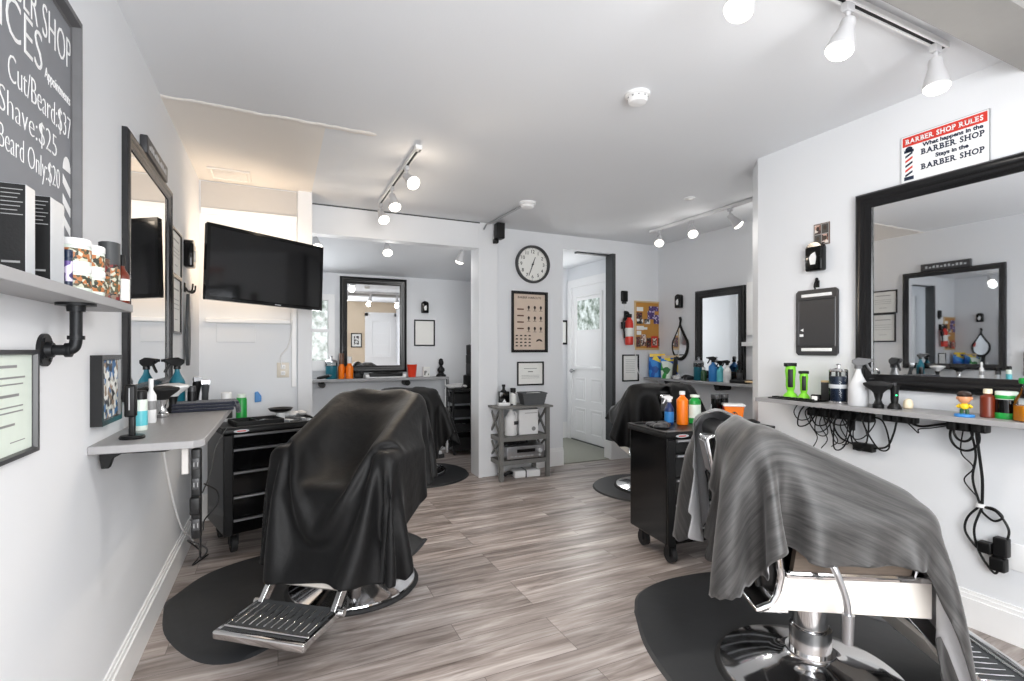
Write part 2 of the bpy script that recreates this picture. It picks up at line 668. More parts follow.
m = MB().box(XL - 0.1, XL, YF, YT + 0.1, 0, HC)
struct('wall_left', m, 'white_paint', smooth=0)
m = MB().box(XR, XR + 0.1, YF, 2.37, 0, HC)
m.prism([(XR, 2.37), (XR + 0.145, 2.53), (XR + 0.25, 2.53), (XR + 0.1, 2.37)], 0, HC)
m.box(XR + 0.145, XB, 2.43, 2.53, 0, HC)
struct('wall_right', m, 'white_paint', smooth=0)
m = MB().box(XB, XB + 0.1, 2.43, YC + 0.1, 0, HC)
struct('wall_alcove', m, 'white_paint', smooth=0)
# clock wall with the hall opening (2.92..3.60, up to 2.44)
m = MB().box(2.05, 2.92, YC, YC + 0.12, 0, HC)
m.box(2.92, 3.64, YC, YC + 0.12, 2.445, HC)
m.box(3.64, XB + 0.1, YC, YC + 0.12, 0, HC)
struct('wall_clock', m, 'white_paint', smooth=0)
# television wall, post, beam and right post of the wide opening
m = MB().box(XL, 0.145, YT, YT + 0.1, 0, HC)
struct('wall_television', m, 'white_paint', smooth=0)
m = MB().box(0.145, 0.255, YT - 0.03, YC, 0, HC)
struct('trim_post', m, 'white_paint', smooth=0, bevel=0.004)
m = MB().box(0.255, 1.85, YB, YC, 2.335, HC)
m.box(0.262, 1.86, YB - 0.004, YB, HC - 0.012, HC - 0.002, 1)
struct('trim_beam', m, ['white_paint', 'dark_grey'], smooth=0)
m = MB().box(1.85, 2.06, YB + 0.0, YC + 0.1, 0, HC)
m.box(1.845, 1.885, YB - 0.012, YB, 0, 2.34)
struct('trim_opening', m, 'white_paint', smooth=0, bevel=0.003)
# back room
m = MB().box(-0.4, 2.55, 6.30, 6.40, 0, HC)
struct('wall_back_room', m, 'white_paint', smooth=0)
m = MB().box(2.46, 2.52, YC + 0.1, 6.32, 0, HC)
m.box(-0.5, -0.4, YT + 0.1, 6.40, 0, HC)
struct('wall_back_room_side', m, 'white_paint', smooth=0)
# hall
m = MB().box(3.90, 4.0, YC + 0.1, 6.45, 0, 2.6)
struct('wall_hall_right', m, 'white_paint', smooth=0)
m = MB().box(2.70, 3.95, 6.36, 6.46, 0, 2.6)
m.box(2.70, 2.78, YC + 0.1, 6.4, 0, 2.6)
struct('wall_hall_back', m, 'white_paint', smooth=0)
# front wall behind the photographer: shop window opening and a glazed door
m = MB().box(XL - 0.1, -0.40, YF - 0.1, YF, 0, HC)
m.box(-0.40, 1.60, YF - 0.1, YF, 0, 0.55)
m.box(-0.40, 1.60, YF - 0.1, YF, 2.35, HC)
m.box(1.60, XR + 0.1, YF - 0.1, YF, 0, HC)
struct('wall_front', m, 'tan_paint', smooth=0)
wf = MB().box(-0.44, -0.36, YF - 0.06, YF + 0.03, 0.5, 2.4).box(1.56, 1.64, YF - 0.06, YF + 0.03, 0.5, 2.4)
wf.box(-0.44, 1.64, YF - 0.06, YF + 0.03, 0.5, 0.58).box(-0.44, 1.64, YF - 0.06, YF + 0.03, 2.32, 2.4)
wf.box(0.57, 0.63, YF - 0.05, YF + 0.02, 0.5, 2.4)
struct('window_1', wf, 'trim_white', smooth=0)
d = MB().box(2.20, 2.90, YF, YF + 0.04, 0.02, 2.22)
d.M = Matrix.Translation((2.55, YF + 0.04, 1.60)) @ WALLROT['front'].to_4x4()
d.moulding(0.54, 1.0, [(0, 0), (0, 0.02), (0.03, 0.02), (0.04, 0.0)])
d.box(-0.24, 0.24, -0.47, 0.47, 0.001, 0.006, 1)
for y in (-0.16, 0.16):
    d.box(-0.24, 0.24, y - 0.01, y + 0.01, 0.005, 0.014)
d.M = Matrix.Identity(4)
d.box(2.12, 2.20, YF, YF + 0.03, 0, 2.3).box(2.90, 2.95, YF, YF + 0.03, 0, 2.3).box(2.12, 2.95, YF, YF + 0.03, 2.22, 2.32)
struct('door_1', d, ['trim_white', 'white_gloss'], smooth=0)

# soffit over the photographer's side of the room
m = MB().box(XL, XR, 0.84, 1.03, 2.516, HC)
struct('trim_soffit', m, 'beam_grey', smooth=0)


def baseboard(name, segs, h=0.168, t=0.018):
    """segs: list of ((x0,y0),(x1,y1),(nx,ny)) with n pointing into the room."""
    m = MB()
    for (a, b, nrm) in segs:
        a, b, nn = Vector((a[0], a[1], 0)), Vector((b[0], b[1], 0)), Vector((nrm[0], nrm[1], 0))
        for t2, z0, z1 in ((t, 0, h - 0.035), (t * 0.65, h - 0.035, h - 0.015), (t * 0.4, h - 0.015, h)):
            p = [a, b, b + nn * t2, a + nn * t2]
            m.hexa([(q.x, q.y, z0) for q in p] + [(q.x, q.y, z1) for q in p])
    return struct(name, m, 'trim_white', smooth=0)


baseboard('baseboard_left', [((XL, YF), (XL, YT), (1, 0))])
baseboard('baseboard_right', [((XR, YF), (XR, 2.37), (-1, 0))])
baseboard('baseboard_back', [((XL, YT), (0.145, YT), (0, -1)), ((2.06, YC), (2.92, YC), (0, -1)), ((3.64, YC), (XB, YC), (0, -1))], h=0.2)
baseboard('baseboard_alcove', [((XB, YC), (XB, 2.53), (-1, 0))])
baseboard('baseboard_hall', [((2.78, 6.36), (3.9, 6.36), (0, -1)), ((3.9, 6.36), (3.9, 6.30), (-1, 0))], h=0.24)

# trim boards on the television wall: shallow boarded-up window
m = MB().box(-0.53, 0.14, YT - 0.012, YT, 2.385, 2.585)
struct('trim_panel', m, 'panel_grey', smooth=0)
m = MB().box(-0.53, 0.14, YT - 0.022, YT, 2.335, 2.385)
m.box(0.10, 0.135, YT - 0.02, YT, 1.0, 2.335)
struct('trim_board', m, 'trim_white', smooth=0, bevel=0.003)
m = MB().box(-0.50, 0.11, YT - 0.045, YT, 1.508, 1.545)
struct('trim_ledge', m, 'trim_white', smooth=0, bevel=0.008)
m = MB().box(-0.43, -0.16, YT - 0.008, YT, 1.36, 1.505)
struct('trim_cover', m, 'white_paint', smooth=0, bevel=0.006)
# dark jamb and head of the hall opening
m = MB().box(3.592, 3.64, YC - 0.012, YC + 0.12, 0.21, 2.445)
m.box(3.15, 3.592, YC + 0.06, YC + 0.12, 2.43, 2.445)
struct('trim_jamb', m, 'dark_grey', smooth=0)
m = MB().box(3.57, 3.70, YC - 0.022, YC + 0.12, 0, 0.215)
struct('trim_plinth', m, 'trim_white', smooth=0, bevel=0.003)

# glazed hall door on the hall's right wall
X = 3.90
d = MB().box(X - 0.03, X, 5.30, 5.40, 0, 2.31).box(X - 0.03, X, 6.24, 6.34, 0, 2.31).box(X - 0.03, X, 5.40, 6.24, 2.2, 2.31)
d.M = Matrix.Translation((X, 5.82, 0)) @ WALLROT['right'].to_4x4()
d.box(-0.42, 0.42, 0.02, 2.20, -0.02, 0.01)
for (cx, cy, ww, hh) in ((-0.2, 0.30, 0.28, 0.36), (0.2, 0.30, 0.28, 0.36), (-0.2, 0.74, 0.28, 0.34), (0.2, 0.74, 0.28, 0.34)):
    old = d.M
    d.M = old @ Matrix.Translation((cx, cy, 0.01))
    d.moulding(ww, hh, [(0, 0), (0.0, 0.008), (0.02, 0.008), (0.03, 0.0)])
    d.box(-ww / 2 + 0.05, ww / 2 - 0.05, -hh / 2 + 0.05, hh / 2 - 0.05, 0, 0.006)
    d.M = old
old = d.M
d.M = old @ Matrix.Translation((0, 1.56, 0.01))
d.moulding(0.68, 1.06, [(0, 0), (0, 0.02), (0.035, 0.02), (0.045, 0.0)])
d.box(-0.30, 0.30, -0.48, 0.48, 0.0, 0.004, 1)
d.box(-0.27, 0.27, 0.02, 0.44, 0.004, 0.006, 2)
d.M = old
d.box(-0.42, 0.42, 0.0, 0.02, 0.0, 0.03, 3)
dr = struct('door_2', d, ['trim_white', 'white_gloss', 'foliage_view', 'dark_grey'], smooth=0)
k = MB().ball((X - 0.06, 6.18, 1.0), 0.03)
k.cyl((X, 6.18, 1.0), (X - 0.05, 6.18, 1.0), 0.012)
obj('door_knob', k, 'steel', dr)

# window of the back room
wb = MB()
wb.M = Matrix.Translation((0.30, 6.30, 1.53)) @ WALLROT['back'].to_4x4()
wb.moulding(0.62, 0.86, [(0, 0), (0, 0.03), (0.07, 0.03), (0.08, 0.0)])
wb.box(-0.25, 0.25, -0.37, 0.37, 0.001, 0.004, 1)
wb.box(-0.25, 0.25, -0.02, 0.02, 0.003, 0.025)
wb.box(-0.36, 0.36, -0.47, -0.43, 0.0, 0.07)
struct('window_2', wb, ['trim_white', 'foliage_view'], smooth=0)
# window trim in the back right alcove
wb = MB().box(XB - 0.02, XB, 2.75, 3.56, 1.45, 1.98).box(XB - 0.05, XB, 2.70, 3.60, 1.34, 1.38)
struct('window_3', wb, 'trim_white', smooth=0)
# ------------------------------------------------------------------ barber chairs
def barber_chair(name, label, loc, facing, footrest=True, group=None, lift=0.0):
    """Local +X is where the sitter looks, +Y the sitter's left."""
    t = thing(name, label, 'barber chair', (loc[0], loc[1], 0), math.atan2(facing[1], facing[0]), group)
    b = MB()
    b.lathe([(0.335, 0.022), (0.33, 0.034), (0.25, 0.058), (0.15, 0.082), (0.10, 0.098), (0.088, 0.112), (0.088, 0.12)], seg=56)
    base = obj('base', b, 'chrome', t)
    r = MB().lathe([(0.345, 0.003), (0.352, 0.012), (0.345, 0.024), (0.325, 0.030)], seg=56)
    obj('base_rim', r, 'rubber', base)
    c = MB().lathe([(0.074, 0.115), (0.074, 0.21), (0.070, 0.214), (0.062, 0.216), (0.062, 0.40)], seg=32)
    obj('pump_column', c, 'chrome', t)
    f = MB().rbox(-0.22, 0.25, -0.245, 0.245, 0.395, 0.50, 0.01)
    for s in (-1, 1):   # enamel side skirts with a rounded back lower corner
        pts = [(-0.27, 0.402), (0.26, 0.392), (0.26, 0.515), (-0.215, 0.515), (-0.225, 0.47), (-0.24, 0.435)]
        f.M = Matrix(((1, 0, 0, 0), (0, 0, s, 0), (0, 1, 0, 0), (0, 0, 0, 1)))
        f.prism(pts, 0.25, 0.275, 1)
    f.M = Matrix.Identity(4)
    f.box(0.23, 0.262, -0.25, 0.25, 0.395, 0.515, 1)
    for s in (-1, 1):
        f.box(-0.21, 0.268, s * 0.262 - 0.016, s * 0.262 + 0.016, 0.512, 0.532)
        f.tube([(-0.30, s * 0.262, 0.395), (-0.255, s * 0.262, 0.415), (-0.235, s * 0.262, 0.45), (-0.222, s * 0.262, 0.515), (-0.235, s * 0.262, 0.60)], 0.014)
    f.box(-0.31, -0.2, -0.27, 0.27, 0.388, 0.402)
    obj('seat_frame', f, ['chrome', 'enamel'], t, bevel=0.003)
    s_ = MB().rbox(-0.17, 0.28, -0.235, 0.235, 0.50, 0.60, 0.035, seg=4)
    obj('seat', s_, 'vinyl_black', t)
    # backrest: padded, leaning back
    bk = MB()
    bk.M = Matrix.Translation((-0.205, 0, 0.43)) @ Matrix.Rotation(math.radians(-12), 4, 'Y')
    bk.rbox(-0.055, 0.045, -0.235, 0.235, 0.0, 0.40, 0.045, seg=4)
    bk.rbox(-0.05, 0.035, -0.205, 0.205, 0.37, 0.59, 0.04, seg=4)
    for k in range(5):
        bk.tube([(-0.058, -0.19 + k * 0.095, 0.03), (-0.060, -0.19 + k * 0.095, 0.36)], 0.012)
    obj('backrest', bk, 'vinyl_black', t)
    hr = MB()
    hr.M = Matrix.Translation((-0.205, 0, 0.43)) @ Matrix.Rotation(math.radians(-12), 4, 'Y')
    hr.rbox(-0.10, -0.05, -0.05, 0.05, 0.40, 0.56, 0.012)
    hr.box(-0.104, -0.098, -0.035, 0.035, 0.42, 0.54, 1)
    obj('headrest_bracket', hr, ['chrome', 'steel'], t)
    for s in (-1, 1):
        a = MB().rbox(-0.17, 0.23, s * 0.295 - 0.042, s * 0.295 + 0.042, 0.715, 0.765, 0.02, seg=3)
        arm = obj('armrest', a, 'vinyl_black', t)
        p = MB()
        p.M = Matrix(((1, 0, 0, 0), (0, 0, 1, 0), (0, 1, 0, 0), (0, 0, 0, 1)))
        y0, y1 = sorted((s * 0.248, s * 0.275))
        p.prism([(-0.19, 0.53), (0.19, 0.53), (0.215, 0.62), (0.215, 0.72), (-0.16, 0.72)], y0, y1)
        side = obj('arm_panel', p, 'wood_panel', t)
        tr = MB().tube([(-0.20, s * 0.275, 0.53), (0.20, s * 0.275, 0.53), (0.228, s * 0.275, 0.62), (0.228, s * 0.275, 0.72)], 0.010)
        obj('trim', tr, 'chrome', side)
    lv = MB().tube(curve_pts([(-0.12, -0.285, 0.615), (-0.10, -0.345, 0.60), (-0.065, -0.36, 0.50), (-0.055, -0.36, 0.43)], 5), 0.011, seg=10)
    lv.cyl((-0.125, -0.26, 0.615), (-0.12, -0.30, 0.615), 0.02)
    lv.cyl((-0.055, -0.36, 0.44), (-0.057, -0.36, 0.345), 0.018, 0.016)
    obj('lever', lv, 'steel', t)
    if footrest:
        for s in (-1, 1):
            fr = MB()
            fr.hexa([(0.22, s * 0.19 - 0.012, 0.37), (0.26, s * 0.19 - 0.012, 0.40), (0.26, s * 0.19 + 0.012, 0.40), (0.22, s * 0.19 + 0.012, 0.37),
                     (0.455, s * 0.19 - 0.012, 0.105), (0.495, s * 0.19 - 0.012, 0.125), (0.495, s * 0.19 + 0.012, 0.125), (0.455, s * 0.19 + 0.012, 0.105)])
            fr.cyl((0.47, s * 0.205, 0.112), (0.47, s * 0.235, 0.112), 0.018)
            obj('footrest_arm', fr, 'chrome', t, bevel=0.002)
        lp = MB().hexa([(0.30, -0.18, 0.27), (0.30, 0.18, 0.27), (0.305, 0.18, 0.29), (0.305, -0.18, 0.29),
                        (0.38, -0.18, 0.16), (0.38, 0.18, 0.16), (0.39, 0.18, 0.17), (0.39, -0.18, 0.17)])
        obj('calf_plate', lp, 'enamel', t)
        fp = MB()
        fp.M = Matrix.Translation((0.455, 0, 0.112)) @ Matrix.Rotation(math.radians(2), 4, 'Y')
        fp.box(0.0, 0.255, -0.205, 0.205, -0.006, 0.008, 1)
        for k in range(11):
            y = -0.18 + k * 0.036
            fp.rbox(0.035, 0.20, y - 0.004, y + 0.004, 0.007, 0.013, 0.002, 0, seg=1)
        for s in (-1, 1):
            fp.box(-0.01, 0.265, s * 0.21 - 0.008, s * 0.21 + 0.008, -0.012, 0.014)
        fp.rbox(0.255, 0.285, -0.22, 0.22, -0.022, 0.016, 0.008, 0)
        fp.cyl((0.23, -0.205, 0.012), (0.23, 0.205, 0.012), 0.006)
        obj('footrest', fp, ['chrome', 'dark_grey'], t, bevel=0.0015)
    if lift:
        for ch in t.children:
            if ch != base and ch.name[:4] != 'pump':
                ch.location.z = lift
    return t


# ---- a small cloth solver for the capes draped over the chairs
def boxes_for_chair(ridge=False):
    """Collision boxes in chair space: (centre, half size, corner radius, rotation about Y)."""
    th = math.radians(-12)
    o = Vector((-0.205, 0, 0.43))
    R = Matrix.Rotation(th, 3, 'Y')
    b1 = o + R @ Vector((-0.012, 0, 0.17))
    b2 = o + R @ Vector((-0.012, 0, 0.45))
    return [((0.02, 0, 0.36), (0.27, 0.275, 0.245), 0.04, 0.0),
            ((0.03, 0.295, 0.47), (0.205, 0.052, 0.305), 0.03, 0.0),
            ((0.03, -0.295, 0.47), (0.205, 0.052, 0.305), 0.03, 0.0),
            (tuple(b1), (0.065, 0.238, 0.24), 0.05, th),
            (tuple(b2), (0.06, 0.21, 0.155), 0.035, th),
            ((0.345, 0, 0.245), (0.022, 0.205, 0.18), 0.02, math.radians(-38.5))] + \
           ([((-0.10, y, 0.80), (0.29, 0.038, 0.13), 0.03, 0.44) for y in (-0.245, 0.245)] if ridge else [])


def drape(prof, width, nb, seed=1, steps=300, slit=None, shift=0.0, amp=0.012, eps=0.014, da=0.026, skew=0.0, iters=12,
          slack=1.06, hold=((-0.37, -0.25),), trim=None, tuck=0.0, tuck_side=0.0, grip=False, taut=1.02, ridge=True):
    """prof: polyline (x, z) from the back hem over the chair to the front hem.  Returns verts, quads."""
    rng = np.random.RandomState(seed)
    P = np.array(prof, float)
    seg = np.hypot(*np.diff(P, axis=0).T)
    L = np.concatenate([[0], np.cumsum(seg)])
    na = int(L[-1] / da) + 1
    A = np.linspace(0, L[-1], na)
    db = width / (nb - 1)
    Bv = np.linspace(-width / 2, width / 2, nb) + shift
    px, pz = np.interp(A, L, P[:, 0]), np.interp(A, L, P[:, 1])
    X = np.zeros((na, nb, 3))
    X[:, :, 0] = px[:, None]
    X[:, :, 2] = pz[:, None]
    X[:, :, 1] = Bv[None, :] / slack + skew * (A / L[-1] - 0.5)[:, None]
    over = np.maximum(np.abs(X[:, :, 1]) - 0.40, 0)       # the sides start already drooping
    X[:, :, 2] -= over * 0.75
    X[:, :, 1] -= np.sign(X[:, :, 1]) * over * 0.45
    lowf = rng.randn(13, 13)
    ii = np.linspace(0, 12, na)
    jj = np.linspace(0, 12, nb)
    i0 = np.minimum(ii.astype(int), 11)
    j0 = np.minimum(jj.astype(int), 11)
    fi, fj = (ii - i0)[:, None], (jj - j0)[None, :]
    nz = (lowf[i0][:, j0] * (1 - fi) * (1 - fj) + lowf[i0 + 1][:, j0] * fi * (1 - fj)
          + lowf[i0][:, j0 + 1] * (1 - fi) * fj + lowf[i0 + 1][:, j0 + 1] * fi * fj)
    X[:, :, 2] += np.abs(nz) * amp
    X[:, :, 1] += nz[::-1] * amp * 0.8
    alive = np.ones((na, nb), bool)
    if slit:
        la, wa, wb = slit         # slit length along a, half-width at the hem, half-width at its end
        for i, a in enumerate(A):
            if a < la:
                hw = wa + (wb - wa) * a / la
                alive[i, np.abs(Bv) < hw] = False
    if trim:
        for i, a in enumerate(A):
            for j, bb in enumerate(Bv):
                if trim(a / L[-1], bb):
                    alive[i, j] = False
    pin = np.zeros((na, nb), bool)
    for x0, x1 in hold:
        i = np.argmax(np.where((px >= x0) & (px <= x1), pz, -9))
        pin[i] = np.abs(X[i, :, 1]) < 0.20
    if grip:
        i = int(np.argmin(np.abs(px - 0.20) + (pz < 0.7) * 9))
        for k in (-2, -1, 0, 1):
            g = np.abs(np.abs(X[i + k, :, 1]) - 0.295) < 0.035
            pin[i + k] |= g
            X[i + k, g, 2] = 0.792
    pinw = np.where(pin, 0.0, 1.0)[..., None]
    X0 = X.copy()
    V = np.zeros_like(X)
    boxes = []
    for c, h, r, th in boxes_for_chair(ridge):
        cs, sn = math.cos(th), math.sin(th)
        R = np.array([[cs, 0, sn], [0, 1, 0], [-sn, 0, cs]])   # local -> world
        boxes.append((np.array(c), np.array(h) - r, r, R))
    dt = 1 / 75.0
    dl = L[-1] / (na - 1) * taut
    al = alive

    # extra material tucked in between the arms
    wx = np.clip((px + 0.36) / 0.10, 0, 1) * np.clip((0.27 - px) / 0.08, 0, 1) * (np.arange(na) < np.argmax(px > 0.26))
    wy = np.clip((0.25 - np.abs(Bv / slack)) / 0.12, 0, 1)
    zone = wx[:, None] * wy[None, :]
    fa = 1 + tuck * zone
    wx2 = np.clip((px + 0.20) / 0.25, 0, 1)
    fb = 1 + tuck_side * wx2[:, None] * wy[None, :]

    def pairs(di, dj, par):
        st = 2 if max(di, abs(dj)) == 1 else 4
        out = []
        for q in ([par] if st == 2 else [par * 2, par * 2 + 1]):
            if di == 0:
                a = (slice(None), slice(q, nb - dj, st))
                n = len(range(q, nb - dj, st))
                b = (slice(None), slice(q + dj, q + dj + n * st, st))
            else:
                n = len(range(q, na - di, st))
                ra, rb = slice(q, na - di, st), slice(q + di, q + di + n * st, st)
                ca, cb = (slice(0, nb - dj), slice(dj, nb)) if dj >= 0 else (slice(-dj, nb), slice(0, nb + dj))
                a, b = (ra, ca), (rb, cb)
            out.append((a, b))
        return out

    cons = []
    diag = math.hypot(dl, db)
    for di, dj, rest, k in ((1, 0, dl, 1.0), (0, 1, db, 1.0), (1, 1, diag, 0.30), (1, -1, diag, 0.30), (2, 0, 2 * dl, 0.14), (0, 2, 2 * db, 0.14)):
        for par in (0, 1):
            for a, b in pairs(di, dj, par):
                wa, wb = pinw[a], pinw[b]
                k2 = k * (al[a] & al[b])[..., None] / np.maximum(wa + wb, 1e-9)
                rr = rest
                if tuck > 0:
                    fz = (0.5 * (fa[a] + fa[b]))[..., None]
                    fy = (0.5 * (fb[a] + fb[b]))[..., None]
                    rr = rest * fz if dj == 0 else (rest * fy if di == 0 else np.hypot(dl * fz, db * fy))
                cons.append((X[a], X[b], wa * k2, wb * k2, rr))

    def collide(fr):
        for c, hh, r, R in boxes:
            p = (X - c) @ R
            q = np.abs(p) - hh
            qm = np.maximum(q, 0)
            ln = np.sqrt((qm ** 2).sum(-1))
            d = ln + np.minimum(q.max(-1), 0) - r
            hit = d < eps
            if not hit.any():
                continue
            n = qm / np.maximum(ln, 1e-9)[..., None]
            ins = ln < 1e-9
            if ins.any():
                qi = q[ins] + np.array([0, 0, 0.07]) * (p[ins][:, 2:3] > hh[2] - 0.16)     # prefer the top face
                am = qi.argmax(-1)
                e = np.zeros((am.size, 3))
                e[np.arange(am.size), am] = 1
                n[ins] = e
            n = (n * np.sign(p)) @ R.T
            X[...] += np.where(hit, eps - d, 0)[..., None] * n
            if fr:
                dx = X - Xp
                tan = dx - (dx * n).sum(-1, keepdims=True) * n
                X[...] -= np.where(hit[..., None], tan * fr, 0)
        X[:, :, 2] = np.maximum(X[:, :, 2], 0.03)
        X[pin] = X0[pin]

    for s in range(steps):
        V[:, :, 2] -= (9.81 * (1 + (1.2 if tuck > 0 and s < steps * 0.6 else 0.5) * zone * (tuck > 0))) * dt
        V *= 0.97 if s < steps * 0.7 else 0.90
        soft = 0.03 if s < steps * 0.7 else 0.4
        Xp = X.copy()
        X += V * dt
        for it in range(iters):
            for a, b, wa, wb, rest in cons:
                d = b - a
                ln = np.sqrt((d * d).sum(-1, keepdims=True))
                corr = d * ((ln - rest) / np.maximum(ln, 1e-9))
                if tuck > 0:
                    corr *= np.where(ln < rest, soft, 1.0)
                a += corr * wa
                b -= corr * wb
            if it % 2:
                collide(0.0)
        collide(0.85 if tuck > 0 else 0.6)
        V = (X - Xp) / dt
        sp = np.sqrt((V * V).sum(-1, keepdims=True))
        V *= np.minimum(1, 1.8 / np.maximum(sp, 1e-9))
    idx = -np.ones((na, nb), int)
    idx[alive] = np.arange(alive.sum())
    quads = [(idx[i, j], idx[i + 1, j], idx[i + 1, j + 1], idx[i, j + 1]) for i in range(na - 1) for j in range(nb - 1)
             if alive[i, j] and alive[i + 1, j] and alive[i, j + 1] and alive[i + 1, j + 1]]
    used = np.zeros(alive.sum(), bool)
    for q in quads:
        used[list(q)] = True
    ren = np.cumsum(used) - 1
    UV = np.stack(np.broadcast_arrays(A[:, None], Bv[None, :]), -1)
    return X[alive][used], [tuple(int(ren[v]) for v in q) for q in quads], UV[alive][used]


def cape(name, label, data, loc, facing, mats, thick=0.003, z=0.0):
    vs, qs, uv = data
    me = bpy.data.meshes.new(name)
    me.from_pydata([tuple(v) for v in vs], [], qs)
    me.polygons.foreach_set('use_smooth', [True] * len(me.polygons))
    ul = me.uv_layers.new(name='UVMap')
    for lp in me.loops:
        ul.data[lp.index].uv = uv[lp.vertex_index]
    for mm in mats:
        me.materials.append(MATS[mm])
    o = bpy.data.objects.new(name, me)
    COL.objects.link(o)
    o.location = (loc[0], loc[1], z)
    o.rotation_euler = (0, 0, math.atan2(facing[1], facing[0]))
    sb = o.modifiers.new('smooth', 'SUBSURF')
    sb.levels = sb.render_levels = 1
    so = o.modifiers.new('thickness', 'SOLIDIFY')
    so.thickness, so.offset = thick, 0.0
    if len(mats) > 1:
        so.material_offset, so.material_offset_rim = 1, 0
    return tag(o, label, 'barber cape')


CH_L, FA_L = (0.38, 2.88), (-0.62, -0.78)
CH_R, FA_R = (1.909, 1.293), (0.86, -0.50)
CH_B, FA_B = (1.30, 5.24), (0.40, 0.917)
CH_Q, FA_Q = (3.20, 3.72), (0.42, 0.908)
barber_chair('barber_chair', 'barber chair under the big black cape beside the left tool cart, ribbed footrest in front', CH_L, FA_L)
barber_chair('barber_chair', 'cream and chrome barber chair under the grey streaked cape, crank lever showing', CH_R, FA_R)
barber_chair('barber_chair', 'barber chair in the back room by the wall shelf with the red cup', CH_B, FA_B, footrest=False, lift=-0.12)
barber_chair('barber_chair', 'barber chair behind the right tool cart, below the corkboard', CH_Q, FA_Q, footrest=False, lift=-0.04)

def clip_hem(data, fn):
    """Cut the draped sheet along its hem: keeps what lies above the height fn(x, y)."""
    vs, qs, uv = data
    pts = [tuple(v) + tuple(t) for v, t in zip(vs, uv)]
    h = [p[2] - fn(p[0], p[1]) for p in pts]
    ed, out = {}, []
    for q in qs:
        if all(h[i] >= 0 for i in q):
            out.append(tuple(q))
            continue
        if all(h[i] < 0 for i in q):
            continue
        poly = []
        for k in range(4):
            i, j = q[k], q[(k + 1) % 4]
            if h[i] >= 0:
                poly.append(i)
            if (h[i] >= 0) != (h[j] >= 0):
                key = (min(i, j), max(i, j))
                if key not in ed:
                    t = h[i] / (h[i] - h[j])
                    ed[key] = len(pts)
                    pts.append(tuple(pts[i][c] + (pts[j][c] - pts[i][c]) * t for c in range(5)))
                    h.append(0.0)
                poly.append(ed[key])
        if len(poly) >= 3:
            out.append(tuple(poly))
    # keep only the biggest connected sheet
    par = list(range(len(pts)))

    def root(i):
        while par[i] != i:
            par[i] = par[par[i]]
            i = par[i]
        return i
    for q in out:
        for i in q[1:]:
            par[root(i)] = root(q[0])
    cnt = {}
    for q in out:
        cnt[root(q[0])] = cnt.get(root(q[0]), 0) + 1
    best = max(cnt, key=cnt.get)
    out = [q for q in out if root(q[0]) == best]
    used = sorted({i for q in out for i in q})
    ren = {i: k for k, i in enumerate(used)}
    return [pts[i][:3] for i in used], [tuple(ren[i] for i in q) for q in out], [pts[i][3:] for i in used]


def hem_left(x, y):
    if x > 0.20:
        return (0.20 - 0.03 * min(1, max(0, (y - 0.1) / 0.25))) + 0.012 * math.sin(9 * y)
    k = min(1.0, max(0.0, (0.20 - x) / 0.05))
    side = 0.38 + 0.15 * min(1.0, max(0.0, (0.15 - x) / 0.48))
    return 0.17 + (side - 0.17) * k * k * (3 - 2 * k)


def hem_right(x, y):
    if y > -0.22:
        return 0.12
    a = min(1.0, max(0.0, (x + 0.33) / 0.08))
    b = min(1.0, max(0.0, (x - 0.17) / 0.16))
    mid = 0.615 - 0.06 * (x + 0.25) + 0.010 * math.sin(14 * x)
    z = 0.36 + (mid - 0.36) * a * a * (3 - 2 * a)
    return z + (0.14 - z) * b * b * (3 - 2 * b)


def hem(front, side_front, side_back, back, half=0.34):
    """Hem outline of a cape: rounded corners, sides that shorten toward the back."""
    def cut(u, bb):
        lat = max(0.0, abs(bb) - half)
        if u > 0.66:
            k = (u - 0.66) / 0.34
            return (lat / side_front) ** 2.2 + (k / front) ** 3.0 > 1
        if u < 0.30:
            k = (0.30 - u) / 0.30
            return (lat / side_back) ** 2.0 + (k / back) ** 3.0 > 1
        return lat > side_back + (side_front - side_back) * (u - 0.30) / 0.36
    return cut


prof_L = [(-0.510, 0.45), (-0.400, 0.97), (-0.335, 1.045), (-0.280, 1.03), (-0.100, 0.86), (0.240, 0.83), (0.300, 0.76), (0.400, 0.22)]
cape('barber_cape', 'large black cape covering the front left barber chair', clip_hem(drape(prof_L, 1.70, 66, seed=3, slack=1.10, tuck=0.22, tuck_side=0.42, steps=360, grip=True, taut=0.98), hem_left), CH_L, FA_L, ['cape_black'])
prof_R = [(-0.490, 0.52), (-0.400, 0.97), (-0.335, 1.045), (-0.280, 1.03), (-0.100, 0.88), (0.240, 0.83), (0.300, 0.76), (0.360, 0.30)]
cape('barber_cape', 'dark grey streaked cape with pale lining over the near right chair',
     clip_hem(drape(prof_R, 1.52, 59, seed=5, slit=(0.60, 0.17, 0.08), shift=0.05, slack=1.03, trim=hem(1.0, 0.38, 0.29, 1.0), taut=0.99), hem_right), CH_R, FA_R, ['cape_grey', 'cape_lining'])
prof_S = [(-0.490, 0.50), (-0.400, 0.97), (-0.335, 1.045), (-0.280, 1.03), (-0.100, 0.88), (0.240, 0.83), (0.300, 0.76), (0.340, 0.30)]
small = drape(prof_S, 1.40, 40, seed=8, da=0.034, steps=220, slit=(0.46, 0.13, 0.05), grip=True)
small_low = clip_hem(small, lambda x, y: 0.36 + 0.02 * math.sin(11 * y + 7 * x))
small = clip_hem(small, lambda x, y: (0.47 if abs(y) < 0.30 or x < -0.24 else 0.66) + 0.02 * math.sin(11 * y + 7 * x))
cape('barber_cape', 'black cape over the chair in the back room', small_low, CH_B, FA_B, ['cape_black'], z=-0.12)
cape('barber_cape', 'black cape over the chair behind the right tool cart', small, CH_Q, FA_Q, ['cape_black'], z=-0.04)


